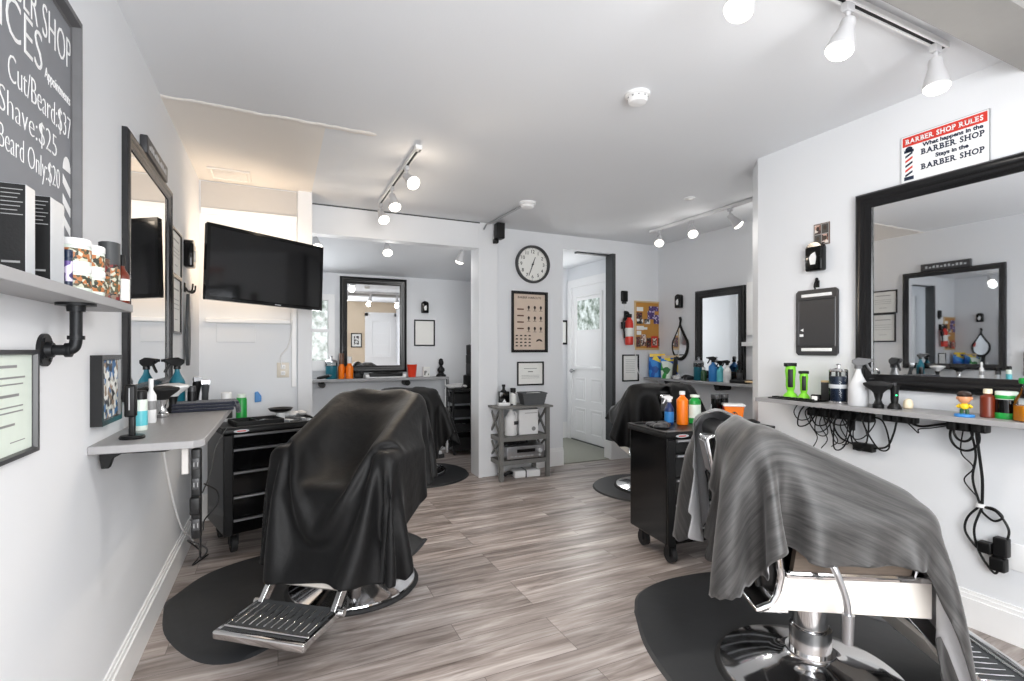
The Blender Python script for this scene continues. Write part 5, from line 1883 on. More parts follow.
spray_bottle('blue spray bottle with white head on the right tool cart', on_right_cart(0.26, 0.34), 0.031, 0.20, 'deep_blue', 'white_plastic', rz=2.8, band='blue', neck=0.36, shoulder=0.5)
bottle('orange bottle with a pale pointed top on the right tool cart', on_right_cart(0.335, 0.30), 0.038, 0.225, 'orange', 'white_plastic', neck=0.42, shoulder=0.72, caph=0.10)
bottle('green bottle with pale label and green cap on the right tool cart', on_right_cart(0.46, 0.33), 0.044, 0.195, 'green', 'pale_green', neck=0.6, shoulder=0.78, caph=0.08, band='pale_green', bh=(0.2, 0.66), sx=1.1, sy=0.8)
t = thing('sharps_box', 'red and orange sharps box with a white rim on the right tool cart', 'box', on_right_cart(0.73, 0.27), -0.7)
m = MB().hexa([(-0.05, -0.045, 0), (0.05, -0.045, 0), (0.05, 0.045, 0), (-0.05, 0.045, 0), (-0.065, -0.055, 0.12), (0.065, -0.055, 0.12), (0.065, 0.055, 0.12), (-0.065, 0.055, 0.12)])
obj('tub', m, 'orange', t, bevel=0.006)
m = MB().hexa([(-0.0535, -0.040, 0.01), (-0.0515, -0.040, 0.01), (-0.0515, 0.040, 0.01), (-0.0535, 0.040, 0.01), (-0.0665, -0.052, 0.118), (-0.0645, -0.052, 0.118), (-0.0645, 0.052, 0.118), (-0.0665, 0.052, 0.118)])
obj('red_panel', m, 'red', t)
m = MB().rbox(-0.070, 0.070, -0.060, 0.060, 0.115, 0.130, 0.005)
obj('rim', m, 'white_plastic', t)
m = MB().tube([(0.018 * math.cos(a), -0.0515, 0.06 + 0.018 * math.sin(a)) for a in [k * PI / 8 for k in range(16)]], 0.002, closed=True)
for k in range(3):
    a = PI / 2 + k * 2 * PI / 3
    m.ball((0.012 * math.cos(a), -0.0515, 0.06 + 0.012 * math.sin(a)), 0.007, 0.002, 0.007, seg=8)
obj('warning_mark', m, 'charcoal', t)
for k, (x, y) in enumerate(((0.66, 0.36), (0.735, 0.37))):
    t = jar(('left' if k == 0 else 'right') + ' of two tall black jars behind the sharps box', on_right_cart(x, y), r=0.032, h=0.19, body='black_gloss', lid='charcoal', band=None, lh=0.03)
    obj('label_patch', MB().box(-0.012, 0.012, -0.034, -0.031, 0.06, 0.12), 'silver', t)
for k, (x, y, a, c, lb) in enumerate(((0.60, 0.20, 0.2, 'black_satin', 'black clipper lying left end of the row on the right tool cart'),
                                      (0.66, 0.16, -0.3, 'green_dark', 'dark green clipper lying on the right tool cart'),
                                      (0.74, 0.13, 0.1, 'black_satin', 'black clipper lying at the right end of the right tool cart'))):
    m = MB().tube([(-0.09, 0, 0.02), (-0.05, 0, 0.022), (0.02, 0, 0.022), (0.05, 0, 0.02)], [0.012, 0.018, 0.02, 0.018], seg=12)
    m.hexa([(0.05, -0.02, 0.01), (0.078, -0.024, 0.012), (0.078, 0.024, 0.012), (0.05, 0.02, 0.01), (0.05, -0.02, 0.03), (0.078, -0.024, 0.02), (0.078, 0.024, 0.02), (0.05, 0.02, 0.03)], 1)
    o = obj('hair_clipper', m, [c, 'lime' if k == 1 else 'charcoal'])
    o.location, o.rotation_euler = on_right_cart(x, y), (0, 0, a)
    tag(o, lb, 'hair clipper')
m = MB()
for k in range(10):
    m.ball((random.uniform(-0.05, 0.05), random.uniform(-0.05, 0.05), 0.014 + random.random() * 0.01), 0.04, 0.03, 0.018, seg=10)
o = obj('cloth_rag', m, 'charcoal')
o.location = on_right_cart(0.11, 0.22)
tag(o, 'crumpled dark rag at the left end of the right tool cart', 'rag')
m = MB()
m.rbox(-0.03, 0.03, -0.012, 0.012, 0, 0.018, 0.005)
o = obj('shaver', m, 'white_plastic')
o.location, o.rotation_euler = on_right_cart(0.27, 0.04), (0, 0, 0.1)
tag(o, 'small white shaver at the front edge of the right tool cart', 'shaver')
cable('black cord hanging down the front of the right tool cart', [on_right_cart(0.27, 0.03)[:2] + (0.815,), on_right_cart(0.275, -0.03)[:2] + (0.79,), on_right_cart(0.28, -0.04)[:2] + (0.55,), on_right_cart(0.30, -0.05)[:2] + (0.30,),
      on_right_cart(0.30, -0.10)[:2] + (0.10,), on_right_cart(0.34, -0.14)[:2] + (0.02,), on_right_cart(0.45, -0.10)[:2] + (0.018,)], 0.004)
# ------------------------------------------------------------------ track lighting
def spot(name, loc, aim, power, col=(1, 0.97, 0.93), size=2.2, blend=0.7):
    d = bpy.data.lights.new(name, 'SPOT')
    d.energy, d.color, d.spot_size, d.spot_blend, d.shadow_soft_size = power, col, size, blend, 0.05
    o = bpy.data.objects.new(name, d)
    o.location = loc
    o.rotation_euler = Vector(aim).to_track_quat('-Z', 'Y').to_euler()
    COL.objects.link(o)


def glow(name, loc, power, col):
    d = bpy.data.lights.new(name, 'POINT')
    d.energy, d.color, d.shadow_soft_size = power, col, 0.045
    o = bpy.data.objects.new(name, d)
    o.location = loc
    COL.objects.link(o)


def track_light(label, a, b, heads, power, drop=0.075, k=1.0, ceiling_gap=0.0, col=(1, 0.97, 0.93), gcol=None):
    """a, b: ends of the rail; heads: (position along 0..1, aim vector)."""
    a, b = Vector(a), Vector(b)
    t = thing('track_light', label, 'track light', a)
    d = b - a
    dn = d.normalized()
    sd = Vector((-dn.y, dn.x, 0))
    up = dn.cross(sd) * -1 if dn.cross(sd).z < 0 else dn.cross(sd)
    m = MB()
    for s0, s1, z0, z1, mi in ((-0.017, 0.017, 0.004, 0.018, 0), (-0.017, -0.009, -0.006, 0.006, 0), (0.009, 0.017, -0.006, 0.006, 0), (-0.009, 0.009, 0.0, 0.004, 1)):
        m.hexa([tuple(p + sd * s + Vector((0, 0, z))) for z in (z0, z1) for p, s in ((Vector(), s0), (d, s0), (d, s1), (Vector(), s1))], mi)
    m.hexa([tuple(p + sd * s + Vector((0, 0, z))) for z in (-0.006, 0.02) for p, s in ((-dn * 0.02, -0.02), (dn * 0.03, -0.02), (dn * 0.03, 0.02), (-dn * 0.02, 0.02))])
    obj('rail', m, ['white_plastic', 'dark_iron'], t, smooth=0)
    if ceiling_gap > 0:
        m = MB()
        for q in (0.12, 0.5, 0.88):
            m.cyl(tuple(d * q + Vector((0, 0, 0.018))), tuple(d * q + Vector((0, 0, ceiling_gap))), 0.006, seg=10)
        obj('hanger', m, 'white_plastic', t)
    for u, aim in heads:
        aim = Vector(aim).normalized()
        p = d * u
        j = p + Vector((0, 0, -drop * k))
        m = MB().hexa([tuple(p + dn * x + sd * y + Vector((0, 0, z))) for z in (-0.035 * k, -0.004) for x, y in ((-0.022 * k, -0.012 * k), (0.022 * k, -0.012 * k), (0.022 * k, 0.012 * k), (-0.022 * k, 0.012 * k))])
        m.cyl(tuple(p + Vector((0, 0, -0.03 * k))), tuple(j), 0.008 * k, seg=12)
        m.ball(tuple(j), 0.014 * k, seg=12)
        q = aim.to_track_quat('Z', 'Y').to_matrix().to_4x4()
        m.M = Matrix.Translation(j) @ q
        m.lathe([(0.0, -0.014 * k), (0.022 * k, -0.014 * k), (0.026 * k, 0.0), (0.026 * k, 0.022 * k), (0.030 * k, 0.035 * k), (0.044 * k, 0.085 * k), (0.048 * k, 0.105 * k), (0.044 * k, 0.108 * k)], seg=28)
        h = obj('lamp_head', m, 'lamp_white', t, bevel=0.001)
        m = MB()
        m.M = Matrix.Translation(j) @ q
        m.lathe([(0.045 * k, 0.104 * k), (0.045 * k, 0.112 * k), (0.036 * k, 0.124 * k), (0.018 * k, 0.131 * k), (0, 0.133 * k)], seg=28)
        obj('bulb', m, 'bulb', h)
        spot('lamp_light', a + j + aim * 0.16 * k, aim, power, col)
        glow('lamp_glow', a + j + aim * 0.19 * k, power * GLOW, gcol or col)
    return t


track_light('ceiling track of white spot lights nearest the right mirror', (1.05, 1.13, 2.565), (2.53, 1.13, 2.565),
            [(0.22, (-0.35, 0.15, -0.93)), (0.56, (-0.28, 0.1, -0.9)), (0.955, (-0.05, -0.05, -1.0))], P_SPOT)
track_light('ceiling track of three spot lights running toward the back room beam at the left', (0.80, 3.10, 2.565), (0.80, 4.42, 2.565),
            [(0.24, (0.25, -0.75, -0.6)), (0.60, (0.10, -0.45, -0.9)), (0.97, (0.15, -0.6, -0.75))], P_SPOT, col=(1, 0.84, 0.66))
track_light('track of three spot lights along the alcove ceiling at the right', (3.665, 4.26, 2.575), (3.665, 2.90, 2.575),
            [(0.09, (-0.45, -0.45, -0.75)), (0.42, (-0.35, -0.55, -0.75)), (0.76, (0.55, -0.35, -0.75))], P_SPOT * 0.7)
track_light('track of three spot lights in the back room behind the beam', (0.12, 5.05, 2.42), (2.12, 5.05, 2.42),
            [(0.10, (0.1, -0.55, -0.8)), (0.43, (0.0, -0.6, -0.8)), (0.83, (-0.2, 0.35, -0.95))], P_SPOT * 0.6, ceiling_gap=0.07)

# ------------------------------------------------------------------ ceiling odds and ends
t = thing('smoke_detector', 'large white smoke detector in the middle of the ceiling', 'smoke detector', (1.655, 2.03, HC))
t.rotation_euler = (PI, 0, 0.4)
obj('base', MB().lathe([(0.062, 0), (0.062, 0.014), (0.056, 0.018)], seg=36), 'white_plastic', t)
obj('head', MB().lathe([(0.050, 0.016), (0.050, 0.030), (0.044, 0.044), (0.026, 0.050), (0, 0.051)], seg=36), 'white_plastic', t)
m = MB()
for k in range(10):
    a = k * PI / 5
    m.box(0.0485 * math.cos(a) - 0.004, 0.0485 * math.cos(a) + 0.004, 0.0485 * math.sin(a) - 0.004, 0.0485 * math.sin(a) + 0.004, 0.020, 0.026)
obj('vent_slots', m, 'grey', t, smooth=0)
t = thing('smoke_detector', 'smaller white smoke detector fed by a surface conduit near the wall clock', 'smoke detector', (1.99, 3.93, HC))
t.rotation_euler = (PI, 0, 0)
obj('base', MB().lathe([(0.072, 0), (0.072, 0.022), (0.060, 0.026)], seg=32), 'white_plastic', t)
obj('head', MB().lathe([(0.058, 0.024), (0.054, 0.046), (0.030, 0.056), (0, 0.057)], seg=32), 'white_plastic', t)
t = thing('ceiling_conduit', 'thin surface conduit on the ceiling from the beam to the smaller smoke detector', 'conduit', (1.95, 4.70, HC - 0.02))
m = MB().cyl((0, 0, 0.008), (0.03, -0.70, 0.008), 0.010, seg=10)
m.tube(curve_pts([(0, 0, 0.008), (-0.02, 0.03, 0.004), (-0.05, 0.035, -0.05)], 4), 0.008)
obj('pipe', m, 'steel', t)
t = thing('ceiling_disc', 'small flat white disc on the ceiling before the alcove', 'cover', (3.19, 3.23, HC))
t.rotation_euler = (PI, 0, 0)
obj('disc', MB().lathe([(0.045, 0), (0.045, 0.006), (0.038, 0.010), (0, 0.010)], seg=28), 'white_gloss', t)
t = on_wall('wall_speaker', 'small black loudspeaker at the right end of the beam', 'loudspeaker', 'back', (2.035, YB - 0.02, 2.50))
m = MB().rbox(-0.042, 0.042, -0.075, 0.085, 0.03, 0.13, 0.01)
obj('cabinet', m, 'black_satin', t)
m = MB().box(-0.03, 0.03, -0.06, 0.07, 0.129, 0.133)
obj('grille', m, 'black_matte', t)
m = MB().box(-0.02, 0.02, -0.03, 0.03, -0.02, 0.032)
m.rbox(-0.05, -0.005, -0.115, -0.070, 0.02, 0.08, 0.008)
obj('bracket', m, 'black_satin', t)

# ------------------------------------------------------------------ clock
t = on_wall('wall_clock', 'round wall clock with dark rim and black numerals', 'clock', 'back', (2.526, YC, 2.238))
obj('rim', MB().lathe([(0.205, 0), (0.208, 0.02), (0.203, 0.045), (0.190, 0.048), (0.182, 0.036), (0.180, 0.012)], seg=56), 'dark_grey', t)
obj('face', MB().lathe([(0.183, 0.004), (0.183, 0.013), (0, 0.013)], seg=56), 'paper', t)
m = MB()
for h in range(1, 13):
    a = PI / 2 - h * PI / 6
    m.text(str(h), 0.052, (0.137 * math.cos(a), 0.137 * math.sin(a), 0.0140), 0, 0.0004, 0.0004)
for k in range(60):
    a = k * PI / 30
    r0 = 0.170 if k % 5 else 0.165
    c, s = math.cos(a), math.sin(a)
    w2 = 0.0012 if k % 5 else 0.002
    m.prism([(r0 * c + s * w2, r0 * s - c * w2), (0.177 * c + s * w2, 0.177 * s - c * w2), (0.177 * c - s * w2, 0.177 * s + c * w2), (r0 * c - s * w2, r0 * s + c * w2)], 0.0132, 0.0140)
obj('numerals', m, 'black_matte', t, smooth=0)


def hand(name, ang, L, w2, z):
    a = PI / 2 - math.radians(ang)
    c, s = math.cos(a), math.sin(a)
    m = MB().prism([(-0.03 * c + s * w2, -0.03 * s - c * w2), (L * c + s * w2 * 0.6, L * s - c * w2 * 0.6), (L * c - s * w2 * 0.6, L * s + c * w2 * 0.6), (-0.03 * c - s * w2, -0.03 * s + c * w2)], z, z + 0.002)
    obj(name, m, 'black_matte', t, smooth=0)


hand('hour_hand', 22, 0.085, 0.006, 0.018)
hand('minute_hand', 201, 0.135, 0.005, 0.022)
obj('hub', MB().lathe([(0.010, 0.014), (0.010, 0.027), (0, 0.028)], seg=16), 'black_matte', t)

# ------------------------------------------------------------------ grey three-shelf stand under the clock
t = thing('console_stand', 'grey three-shelf wooden stand with crossed sides under the clock', 'stand', (1.975, 4.495, 0), 0.0)
W2, D2, H2 = 0.56, 0.34, 0.735
for x in (0, W2 - 0.04):
    for y in (0, D2 - 0.04):
        obj('leg', MB().box(x, x + 0.04, y, y + 0.04, 0, H2 - 0.02), 'stand_grey', t, bevel=0.002)
obj('top_board', MB().box(-0.025, W2 + 0.025, -0.025, D2 + 0.02, H2 - 0.02, H2), 'stand_grey', t, bevel=0.003)
for z in (0.42, 0.185):
    m = MB().box(0.01, W2 - 0.01, 0.01, D2 - 0.01, z, z + 0.016)
    m.box(0.04, W2 - 0.04, 0.004, 0.024, z - 0.03, z + 0.016).box(0.04, W2 - 0.04, D2 - 0.024, D2 - 0.004, z - 0.03, z + 0.016)
    m.box(0.006, 0.034, 0.03, D2 - 0.03, z - 0.03, z + 0.016).box(W2 - 0.034, W2 - 0.006, 0.03, D2 - 0.03, z - 0.03, z + 0.016)
    obj('shelf', m, 'stand_grey', t, bevel=0.002)
for x in (0.020, W2 - 0.020):
    for z0, z1 in ((0.20, 0.40), (0.436, 0.715)):
        m = MB()
        for ya, yb in ((0.04, D2 - 0.04), (D2 - 0.04, 0.04)):
            m.hexa([(x - 0.009, ya - 0.012, z0), (x + 0.009, ya - 0.012, z0), (x + 0.009, ya + 0.012, z0), (x - 0.009, ya + 0.012, z0),
                    (x - 0.009, yb - 0.012, z1), (x + 0.009, yb - 0.012, z1), (x + 0.009, yb + 0.012, z1), (x - 0.009, yb + 0.012, z1)])
        obj('cross_brace', m, 'stand_grey', t, smooth=0)


def on_stand(x, y, z):
    c, s = math.cos(0.0), math.sin(0.0)
    return (1.975 + c * x - s * y, 4.495 + s * x + c * y, z)


t = thing('lotion_bottle', 'square black and white pump bottle on top of the grey stand', 'bottle', on_stand(0.10, 0.14, H2), -0.2)
obj('body', MB().rbox(-0.055, 0.055, -0.035, 0.035, 0.03, 0.145, 0.008), 'black_gloss', t)
obj('foot', MB().rbox(-0.058, 0.058, -0.038, 0.038, 0, 0.034, 0.006), 'white_plastic', t)
m = MB().prism([(-0.022, 0.036), (0.022, 0.036), (0.0, 0.072)], 0.035, 0.0365)
for v in m.b.verts:
    v.co = Vector((v.co.x, -v.co.z, v.co.y))
obj('label_patch', m, 'white_plastic', t, smooth=0)
m = MB().lathe([(0.030, 0.143), (0.030, 0.15), (0.014, 0.165), (0.014, 0.19), (0.018, 0.195), (0.018, 0.215), (0, 0.217)], seg=20)
obj('pump', m, 'black_satin', t)
t = bottle('slim bottle with a black top and pale label on top of the grey stand', on_stand(0.215, 0.16, H2), 0.034, 0.175, 'print_bw', 'black_satin', neck=0.7, shoulder=0.6, caph=0.25, band='paper', bh=(0.08, 0.5))
t = thing('storage_basket', 'dark grey open basket holding papers on top of the grey stand', 'basket', on_stand(0.42, 0.13, H2), math.radians(-8))
m = MB()
lo, hi = (0.105, 0.075), (0.13, 0.095)
for (x0, y0), (x1, y1) in (((-1, -1), (1, -1)), ((1, -1), (1, 1)), ((1, 1), (-1, 1)), ((-1, 1), (-1, -1))):
    a = [(x0 * lo[0], y0 * lo[1], 0.0), (x1 * lo[0], y1 * lo[1], 0.0), (x1 * lo[0] * 0.93, y1 * lo[1] * 0.93, 0.0), (x0 * lo[0] * 0.93, y0 * lo[1] * 0.93, 0.0)]
    b = [(x0 * hi[0], y0 * hi[1], 0.12), (x1 * hi[0], y1 * hi[1], 0.12), (x1 * hi[0] * 0.93, y1 * hi[1] * 0.93, 0.12), (x0 * hi[0] * 0.93, y0 * hi[1] * 0.93, 0.12)]
    m.hexa(a + b)
m.box(-lo[0], lo[0], -lo[1], lo[1], 0, 0.008)
for z in (0.03, 0.06, 0.09):
    k = z / 0.12
    x, y = lo[0] + (hi[0] - lo[0]) * k, lo[1] + (hi[1] - lo[1]) * k
    m.tube([(-x, -y, z), (x, -y, z), (x, y, z), (-x, y, z)], 0.004, closed=True)
m.tube([(-hi[0], -hi[1], 0.12), (hi[0], -hi[1], 0.12), (hi[0], hi[1], 0.12), (-hi[0], hi[1], 0.12)], 0.007, closed=True)
obj('basket', m, 'basket_grey', t)
m = MB().box(-0.09, 0.085, -0.06, 0.06, 0.1, 0.106).box(-0.04, 0.10, -0.055, 0.05, 0.107, 0.118)
o = obj('paper_stack', m, 'paper', smooth=0)
o.location, o.rotation_euler = on_stand(0.42, 0.13, H2), (0, 0, 0.05)
tag(o, 'papers lying in the dark grey basket on the stand', 'papers')
t = thing('jug', 'white plastic gallon jug on the middle shelf of the grey stand', 'jug', on_stand(0.17, 0.12, 0.436), 0.2)
m = MB().lathe([(0.060, 0), (0.064, 0.006), (0.064, 0.15), (0.056, 0.185), (0.030, 0.225), (0.020, 0.24), (0.020, 0.255)], seg=24)
m.tube(curve_pts([(0.022, 0, 0.235), (0.060, 0, 0.220), (0.070, 0, 0.175), (0.062, 0, 0.14)], 5), 0.010)
obj('body', m, 'white_plastic', t)
obj('cap', MB().lathe([(0.023, 0.252), (0.023, 0.27), (0, 0.271)], seg=18), 'white_gloss', t)
m = MB().box(-0.005, 0.045, -0.067, -0.060, 0.11, 0.145)
obj('label_patch', m, 'charcoal', t)
t = thing('carton', 'white box with a small round mark on the middle shelf of the grey stand', 'box', on_stand(0.36, 0.15, 0.436), -0.05)
obj('box', MB().box(-0.105, 0.105, -0.07, 0.07, 0, 0.255), 'white_plastic', t, bevel=0.002)
m = MB()
m.M = Matrix.Translation((0.055, -0.0705, 0.055)) @ Matrix.Rotation(PI / 2, 4, 'X')
m.lathe([(0.022, 0), (0.022, 0.001), (0, 0.001)], seg=20)
m.box(-0.10, 0.04, 0.16, 0.165, 0, 0.001)
obj('printed_mark', m, 'grey', t, smooth=0)
t = thing('amplifier', 'silver amplifier on the lower shelf of the grey stand', 'amplifier', on_stand(0.285, 0.14, 0.201), -0.03)
obj('case', MB().rbox(-0.205, 0.205, -0.15, 0.13, 0.012, 0.135, 0.005), 'steel', t)
obj('display', MB().box(-0.10, 0.10, -0.155, -0.149, 0.075, 0.108), 'screen', t, smooth=0)
m = MB()
m.cyl((0.15, -0.15, 0.085), (0.15, -0.175, 0.085), 0.022, seg=20)
m.cyl((0.15, -0.15, 0.04), (0.15, -0.165, 0.04), 0.010, seg=16)
for k in range(6):
    m.box(-0.17 + k * 0.045, -0.145 + k * 0.045, -0.156, -0.149, 0.035, 0.045)
obj('knobs', m, 'silver', t)
for x in (-0.17, 0.17):
    obj('foot', MB().cyl((x, -0.11, 0), (x, -0.11, 0.013), 0.018), 'rubber', t)
t = thing('audio_gear', 'dark tangle of gear on top of the silver amplifier', 'electronics', on_stand(0.22, 0.14, 0.336), 0.1)
m = MB().rbox(-0.10, 0.02, -0.05, 0.05, 0, 0.032, 0.008)
m.tube(curve_pts([(-0.12, 0.0, 0.01), (-0.05, -0.07, 0.02), (0.05, -0.03, 0.035), (0.12, -0.06, 0.015), (0.16, 0.02, 0.012)], 6), 0.008)
m.rbox(0.05, 0.15, -0.02, 0.05, 0, 0.04, 0.008)
obj('body', m, 'black_satin', t)
t = thing('floor_appliance', 'white and black appliance on the floor under the grey stand', 'appliance', on_stand(0.33, 0.13, 0.0), -0.1)
obj('body', MB().rbox(-0.13, 0.15, -0.08, 0.07, 0, 0.075, 0.015), 'white_plastic', t)
obj('nozzle', MB().tube(curve_pts([(-0.13, 0, 0.04), (-0.18, -0.01, 0.05), (-0.22, 0.0, 0.02)], 4), 0.018), 'black_satin', t)
for k, (x, z) in enumerate(((0.02, 0.02),)):
    obj('band', MB().rbox(-0.02, 0.0, -0.083, 0.073, -0.0 + 0.001, 0.078, 0.01), 'charcoal', t)

# ------------------------------------------------------------------ back room shelf and things
SZB = 0.962
t = thing('wall_shelf', 'long grey shelf under the back room mirror', 'shelf', (0.30, 6.30, SZB))
obj('board', MB().box(-0.30, 1.66, -0.24, 0, -0.03, 0), 'shelf_grey', t, bevel=0.003)
for x in (0.16, 1.14):
    m = MB().cyl((x, -0.20, -0.065), (x, -0.02, -0.065), 0.035, seg=20)
    m.box(x - 0.02, x + 0.02, -0.2, 0, -0.05, -0.03)
    obj('shelf_bracket', m, 'black_satin', t)


def back(x, d, z=0.0):
    return (x, 6.30 - d, SZB + z)


clipper('black clipper lying at the left end of the back room shelf', back(0.41, 0.12, 0.01), 'black_satin', rz=1.2, lean=1.35)
t = thing('disinfectant_jar', 'teal disinfectant jar with a metal lid at the left of the back room shelf', 'jar', back(0.565, 0.12))
obj('liquid', MB().lathe([(0.060, 0.0), (0.064, 0.006), (0.064, 0.155), (0, 0.155)], seg=28), 'teal', t)
obj('glass', MB().lathe([(0.066, 0.145), (0.067, 0.15), (0.067, 0.19), (0.064, 0.195)], seg=28), 'glass_clear', t)
obj('lid', MB().lathe([(0.068, 0.192), (0.068, 0.205), (0.05, 0.22), (0.012, 0.228), (0.010, 0.25), (0.018, 0.262), (0, 0.27)], seg=28), 'steel', t)
bottle('orange bottle with a tall dark top on the back room shelf', back(0.675, 0.13), 0.036, 0.30, 'orange', 'brown', neck=0.7, shoulder=0.45, caph=0.42, capr=0.028)
bottle('orange bottle with a white top, nearest the back room mirror', back(0.765, 0.13), 0.045, 0.26, 'orange', 'white_plastic', neck=0.5, shoulder=0.5, caph=0.3, capr=0.026)
t = thing('hair_gadget', 'black gadget beside the orange bottles on the back room shelf', 'gadget', back(0.87, 0.13))
m = MB().rbox(-0.05, 0.05, -0.04, 0.04, 0, 0.07, 0.015)
m.ball((-0.02, 0, 0.075), 0.035, 0.03, 0.025)
m.ball((0.03, -0.02, 0.06), 0.03, 0.03, 0.025)
obj('body', m, 'black_satin', t)
t = thing('tool_tray', 'long white tray with a dark tool in front of the back room mirror', 'tray', back(1.18, 0.14))
obj('tray', MB().rbox(-0.24, 0.24, -0.07, 0.07, 0, 0.045, 0.01), 'white_plastic', t)
m = MB().rbox(-0.20, 0.20, -0.075, -0.04, 0.015, 0.060, 0.012)
m.tube(curve_pts([(-0.20, -0.05, 0.05), (-0.05, -0.06, 0.065), (0.20, -0.05, 0.055)], 5), 0.012)
o = obj('flat_iron', m, 'black_satin')
o.location = back(1.18, 0.14)
tag(o, 'black flat iron lying along the white tray on the back room shelf', 'flat iron')
t = thing('cup', 'red plastic cup on the back room shelf', 'cup', back(1.515, 0.12))
m = MB().lathe([(0.042, 0), (0.046, 0.004), (0.062, 0.155), (0.066, 0.16), (0.064, 0.164), (0.058, 0.158), (0.040, 0.01), (0, 0.008)], seg=28)
obj('body', m, 'cup_red', t)
obj('rim', MB().tube([(0.064 * math.cos(a), 0.064 * math.sin(a), 0.162) for a in [k * PI / 12 for k in range(24)]], 0.004, closed=True), 'white_plastic', t)
t = thing('standing_card', 'small standing photo between the red cup and the bust', 'photo', back(1.70, 0.11), 0.15)
obj('card', MB().box(-0.045, 0.045, -0.008, 0.008, 0, 0.125), 'paper', t, bevel=0.002)
obj('picture', MB().box(-0.032, 0.032, -0.0095, -0.008, 0.02, 0.105), 'print_bw', t, smooth=0)
t = thing('statuette', 'small black bust at the right end of the back room shelf', 'statuette', back(1.89, 0.12))
m = MB().lathe([(0.065, 0), (0.065, 0.02), (0.045, 0.03), (0.034, 0.05), (0.05, 0.075), (0.046, 0.10), (0.022, 0.125), (0.016, 0.14)], seg=24, sy=0.7)
m.ball((0, -0.004, 0.175), 0.032, 0.036, 0.042)
m.ball((0, -0.040, 0.170), 0.008, 0.010, 0.012, seg=8)
m.ball((0, 0.005, 0.205), 0.028, 0.028, 0.026)
obj('bust', m, 'black_satin', t)
for k in range(3):
    cable('cord hanging at the right end of the back room shelf', [(1.92 + 0.02 * k, 6.10, 0.94), (1.93 + 0.025 * k, 6.12, 0.70), (1.91 + 0.025 * k, 6.10, 0.40), (1.82 + 0.04 * k, 6.05, 0.12), (1.74, 5.98, 0.02)], 0.008, ['white_plastic', 'charcoal', 'grey'][k], group='cords at the end of the back room shelf')
t = thing('power_strip', 'power strip and plugs on the floor beside the back room tower cart', 'power strip', (1.70, 5.80, 0), 0.4)
m = MB().rbox(-0.12, 0.12, -0.035, 0.035, 0, 0.05, 0.01)
for k in range(3):
    m.rbox(-0.09 + k * 0.07, -0.05 + k * 0.07, -0.025, 0.025, 0.045, 0.085, 0.008, 1)
obj('body', m, ['charcoal', 'white_plastic'], t)
for k, (x, y, lb) in enumerate(((0.08, 0.15, 'white bundle of cords and cloth on top of the back room tower cart, left'), (0.17, 0.20, 'white crumpled cloth on top of the back room tower cart, right'), (0.18, 0.15, 'white towels in the lower basket of the back room tower cart'))):
    m = MB()
    for q in range(9):
        m.ball((random.uniform(-0.07, 0.07), random.uniform(-0.08, 0.08), 0.022 + random.random() * 0.02), 0.045, 0.04, 0.022, seg=10)
    o = obj('towel_bundle', m, 'fluff')
    o.location = (1.94 + x, 5.86 + y, 0.812 if k < 2 else 0.302)
    tag(o, lb, 'towels')
t = thing('canister_stack', 'stack of dark canisters on the back room tower cart', 'canister', (2.23, 6.06, 0.812))
m = MB().lathe([(0.075, 0), (0.078, 0.005), (0.078, 0.16), (0.06, 0.17)], seg=24)
obj('lower_canister', m, 'black_satin', t)
m = MB().lathe([(0.042, 0.17), (0.045, 0.18), (0.045, 0.30), (0.04, 0.31), (0.045, 0.32), (0.045, 0.42), (0.035, 0.43), (0.04, 0.44), (0.04, 0.55), (0, 0.56)], seg=20)
obj('upper_canister', m, 'charcoal', t)

# ------------------------------------------------------------------ back wall right of the hall opening
t = on_wall('wall_sensor', 'small black wall sensor above the fire extinguisher', 'sensor', 'back', (3.765, YC, 1.935))
obj('body', MB().rbox(-0.045, 0.045, -0.055, 0.075, 0, 0.035, 0.012), 'black_satin', t)
obj('lower_tab', MB().rbox(-0.03, 0.03, -0.08, -0.056, 0, 0.025, 0.006), 'charcoal', t)
t = on_wall('fire_extinguisher', 'red fire extinguisher with white label hung left of the corkboard', 'fire extinguisher', 'back', (3.79, YC, 1.36))
m = MB()
m.M = Matrix.Rotation(-PI / 2, 4, 'X')
m.M = Matrix(((1, 0, 0, 0), (0, 0, 1, 0), (0, -1, 0, 0.075), (0, 0, 0, 1))) 
m.lathe([(0.040, 0), (0.047, 0.008), (0.049, 0.02), (0.049, 0.25), (0.043, 0.285), (0.026, 0.31), (0.022, 0.33)], seg=28)
obj('cylinder', m, 'red', t)
m = MB()
m.M = Matrix(((1, 0, 0, 0), (0, 0, 1, 0), (0, -1, 0, 0.075), (0, 0, 0, 1)))
m.lathe([(0.0495, 0.10), (0.0502, 0.102), (0.0502, 0.20), (0.0495, 0.202)], seg=28)
obj('wrap_label', m, 'paper', t)
m = MB().rbox(-0.024, 0.024, 0.325, 0.37, 0.05, 0.10, 0.006)
m.tube(curve_pts([(0, 0.365, 0.075), (-0.03, 0.39, 0.085), (-0.08, 0.395, 0.09)], 4), 0.010)
m.tube(curve_pts([(0, 0.35, 0.075), (-0.04, 0.352, 0.085), (-0.075, 0.34, 0.09)], 4), 0.009)
m.box(-0.02, 0.02, 0.29, 0.40, 0.0, 0.03)
obj('valve', m, 'black_satin', t)
m = MB().tube(curve_pts([(0.0, 0.345, 0.09), (-0.07, 0.33, 0.09), (-0.095, 0.25, 0.085), (-0.08, 0.15, 0.085), (-0.075, 0.08, 0.085)], 6), 0.011)
m.cyl((-0.095, 0.27, 0.085), (-0.095, 0.19, 0.085), 0.028, 0.024)
obj('hose', m, 'black_satin', t)
t = on_wall('corkboard', 'corkboard full of cards and purple flyers on the back wall corner', 'corkboard', 'back', (4.145, YC, 1.60))
KW, KH = 0.445, 0.60
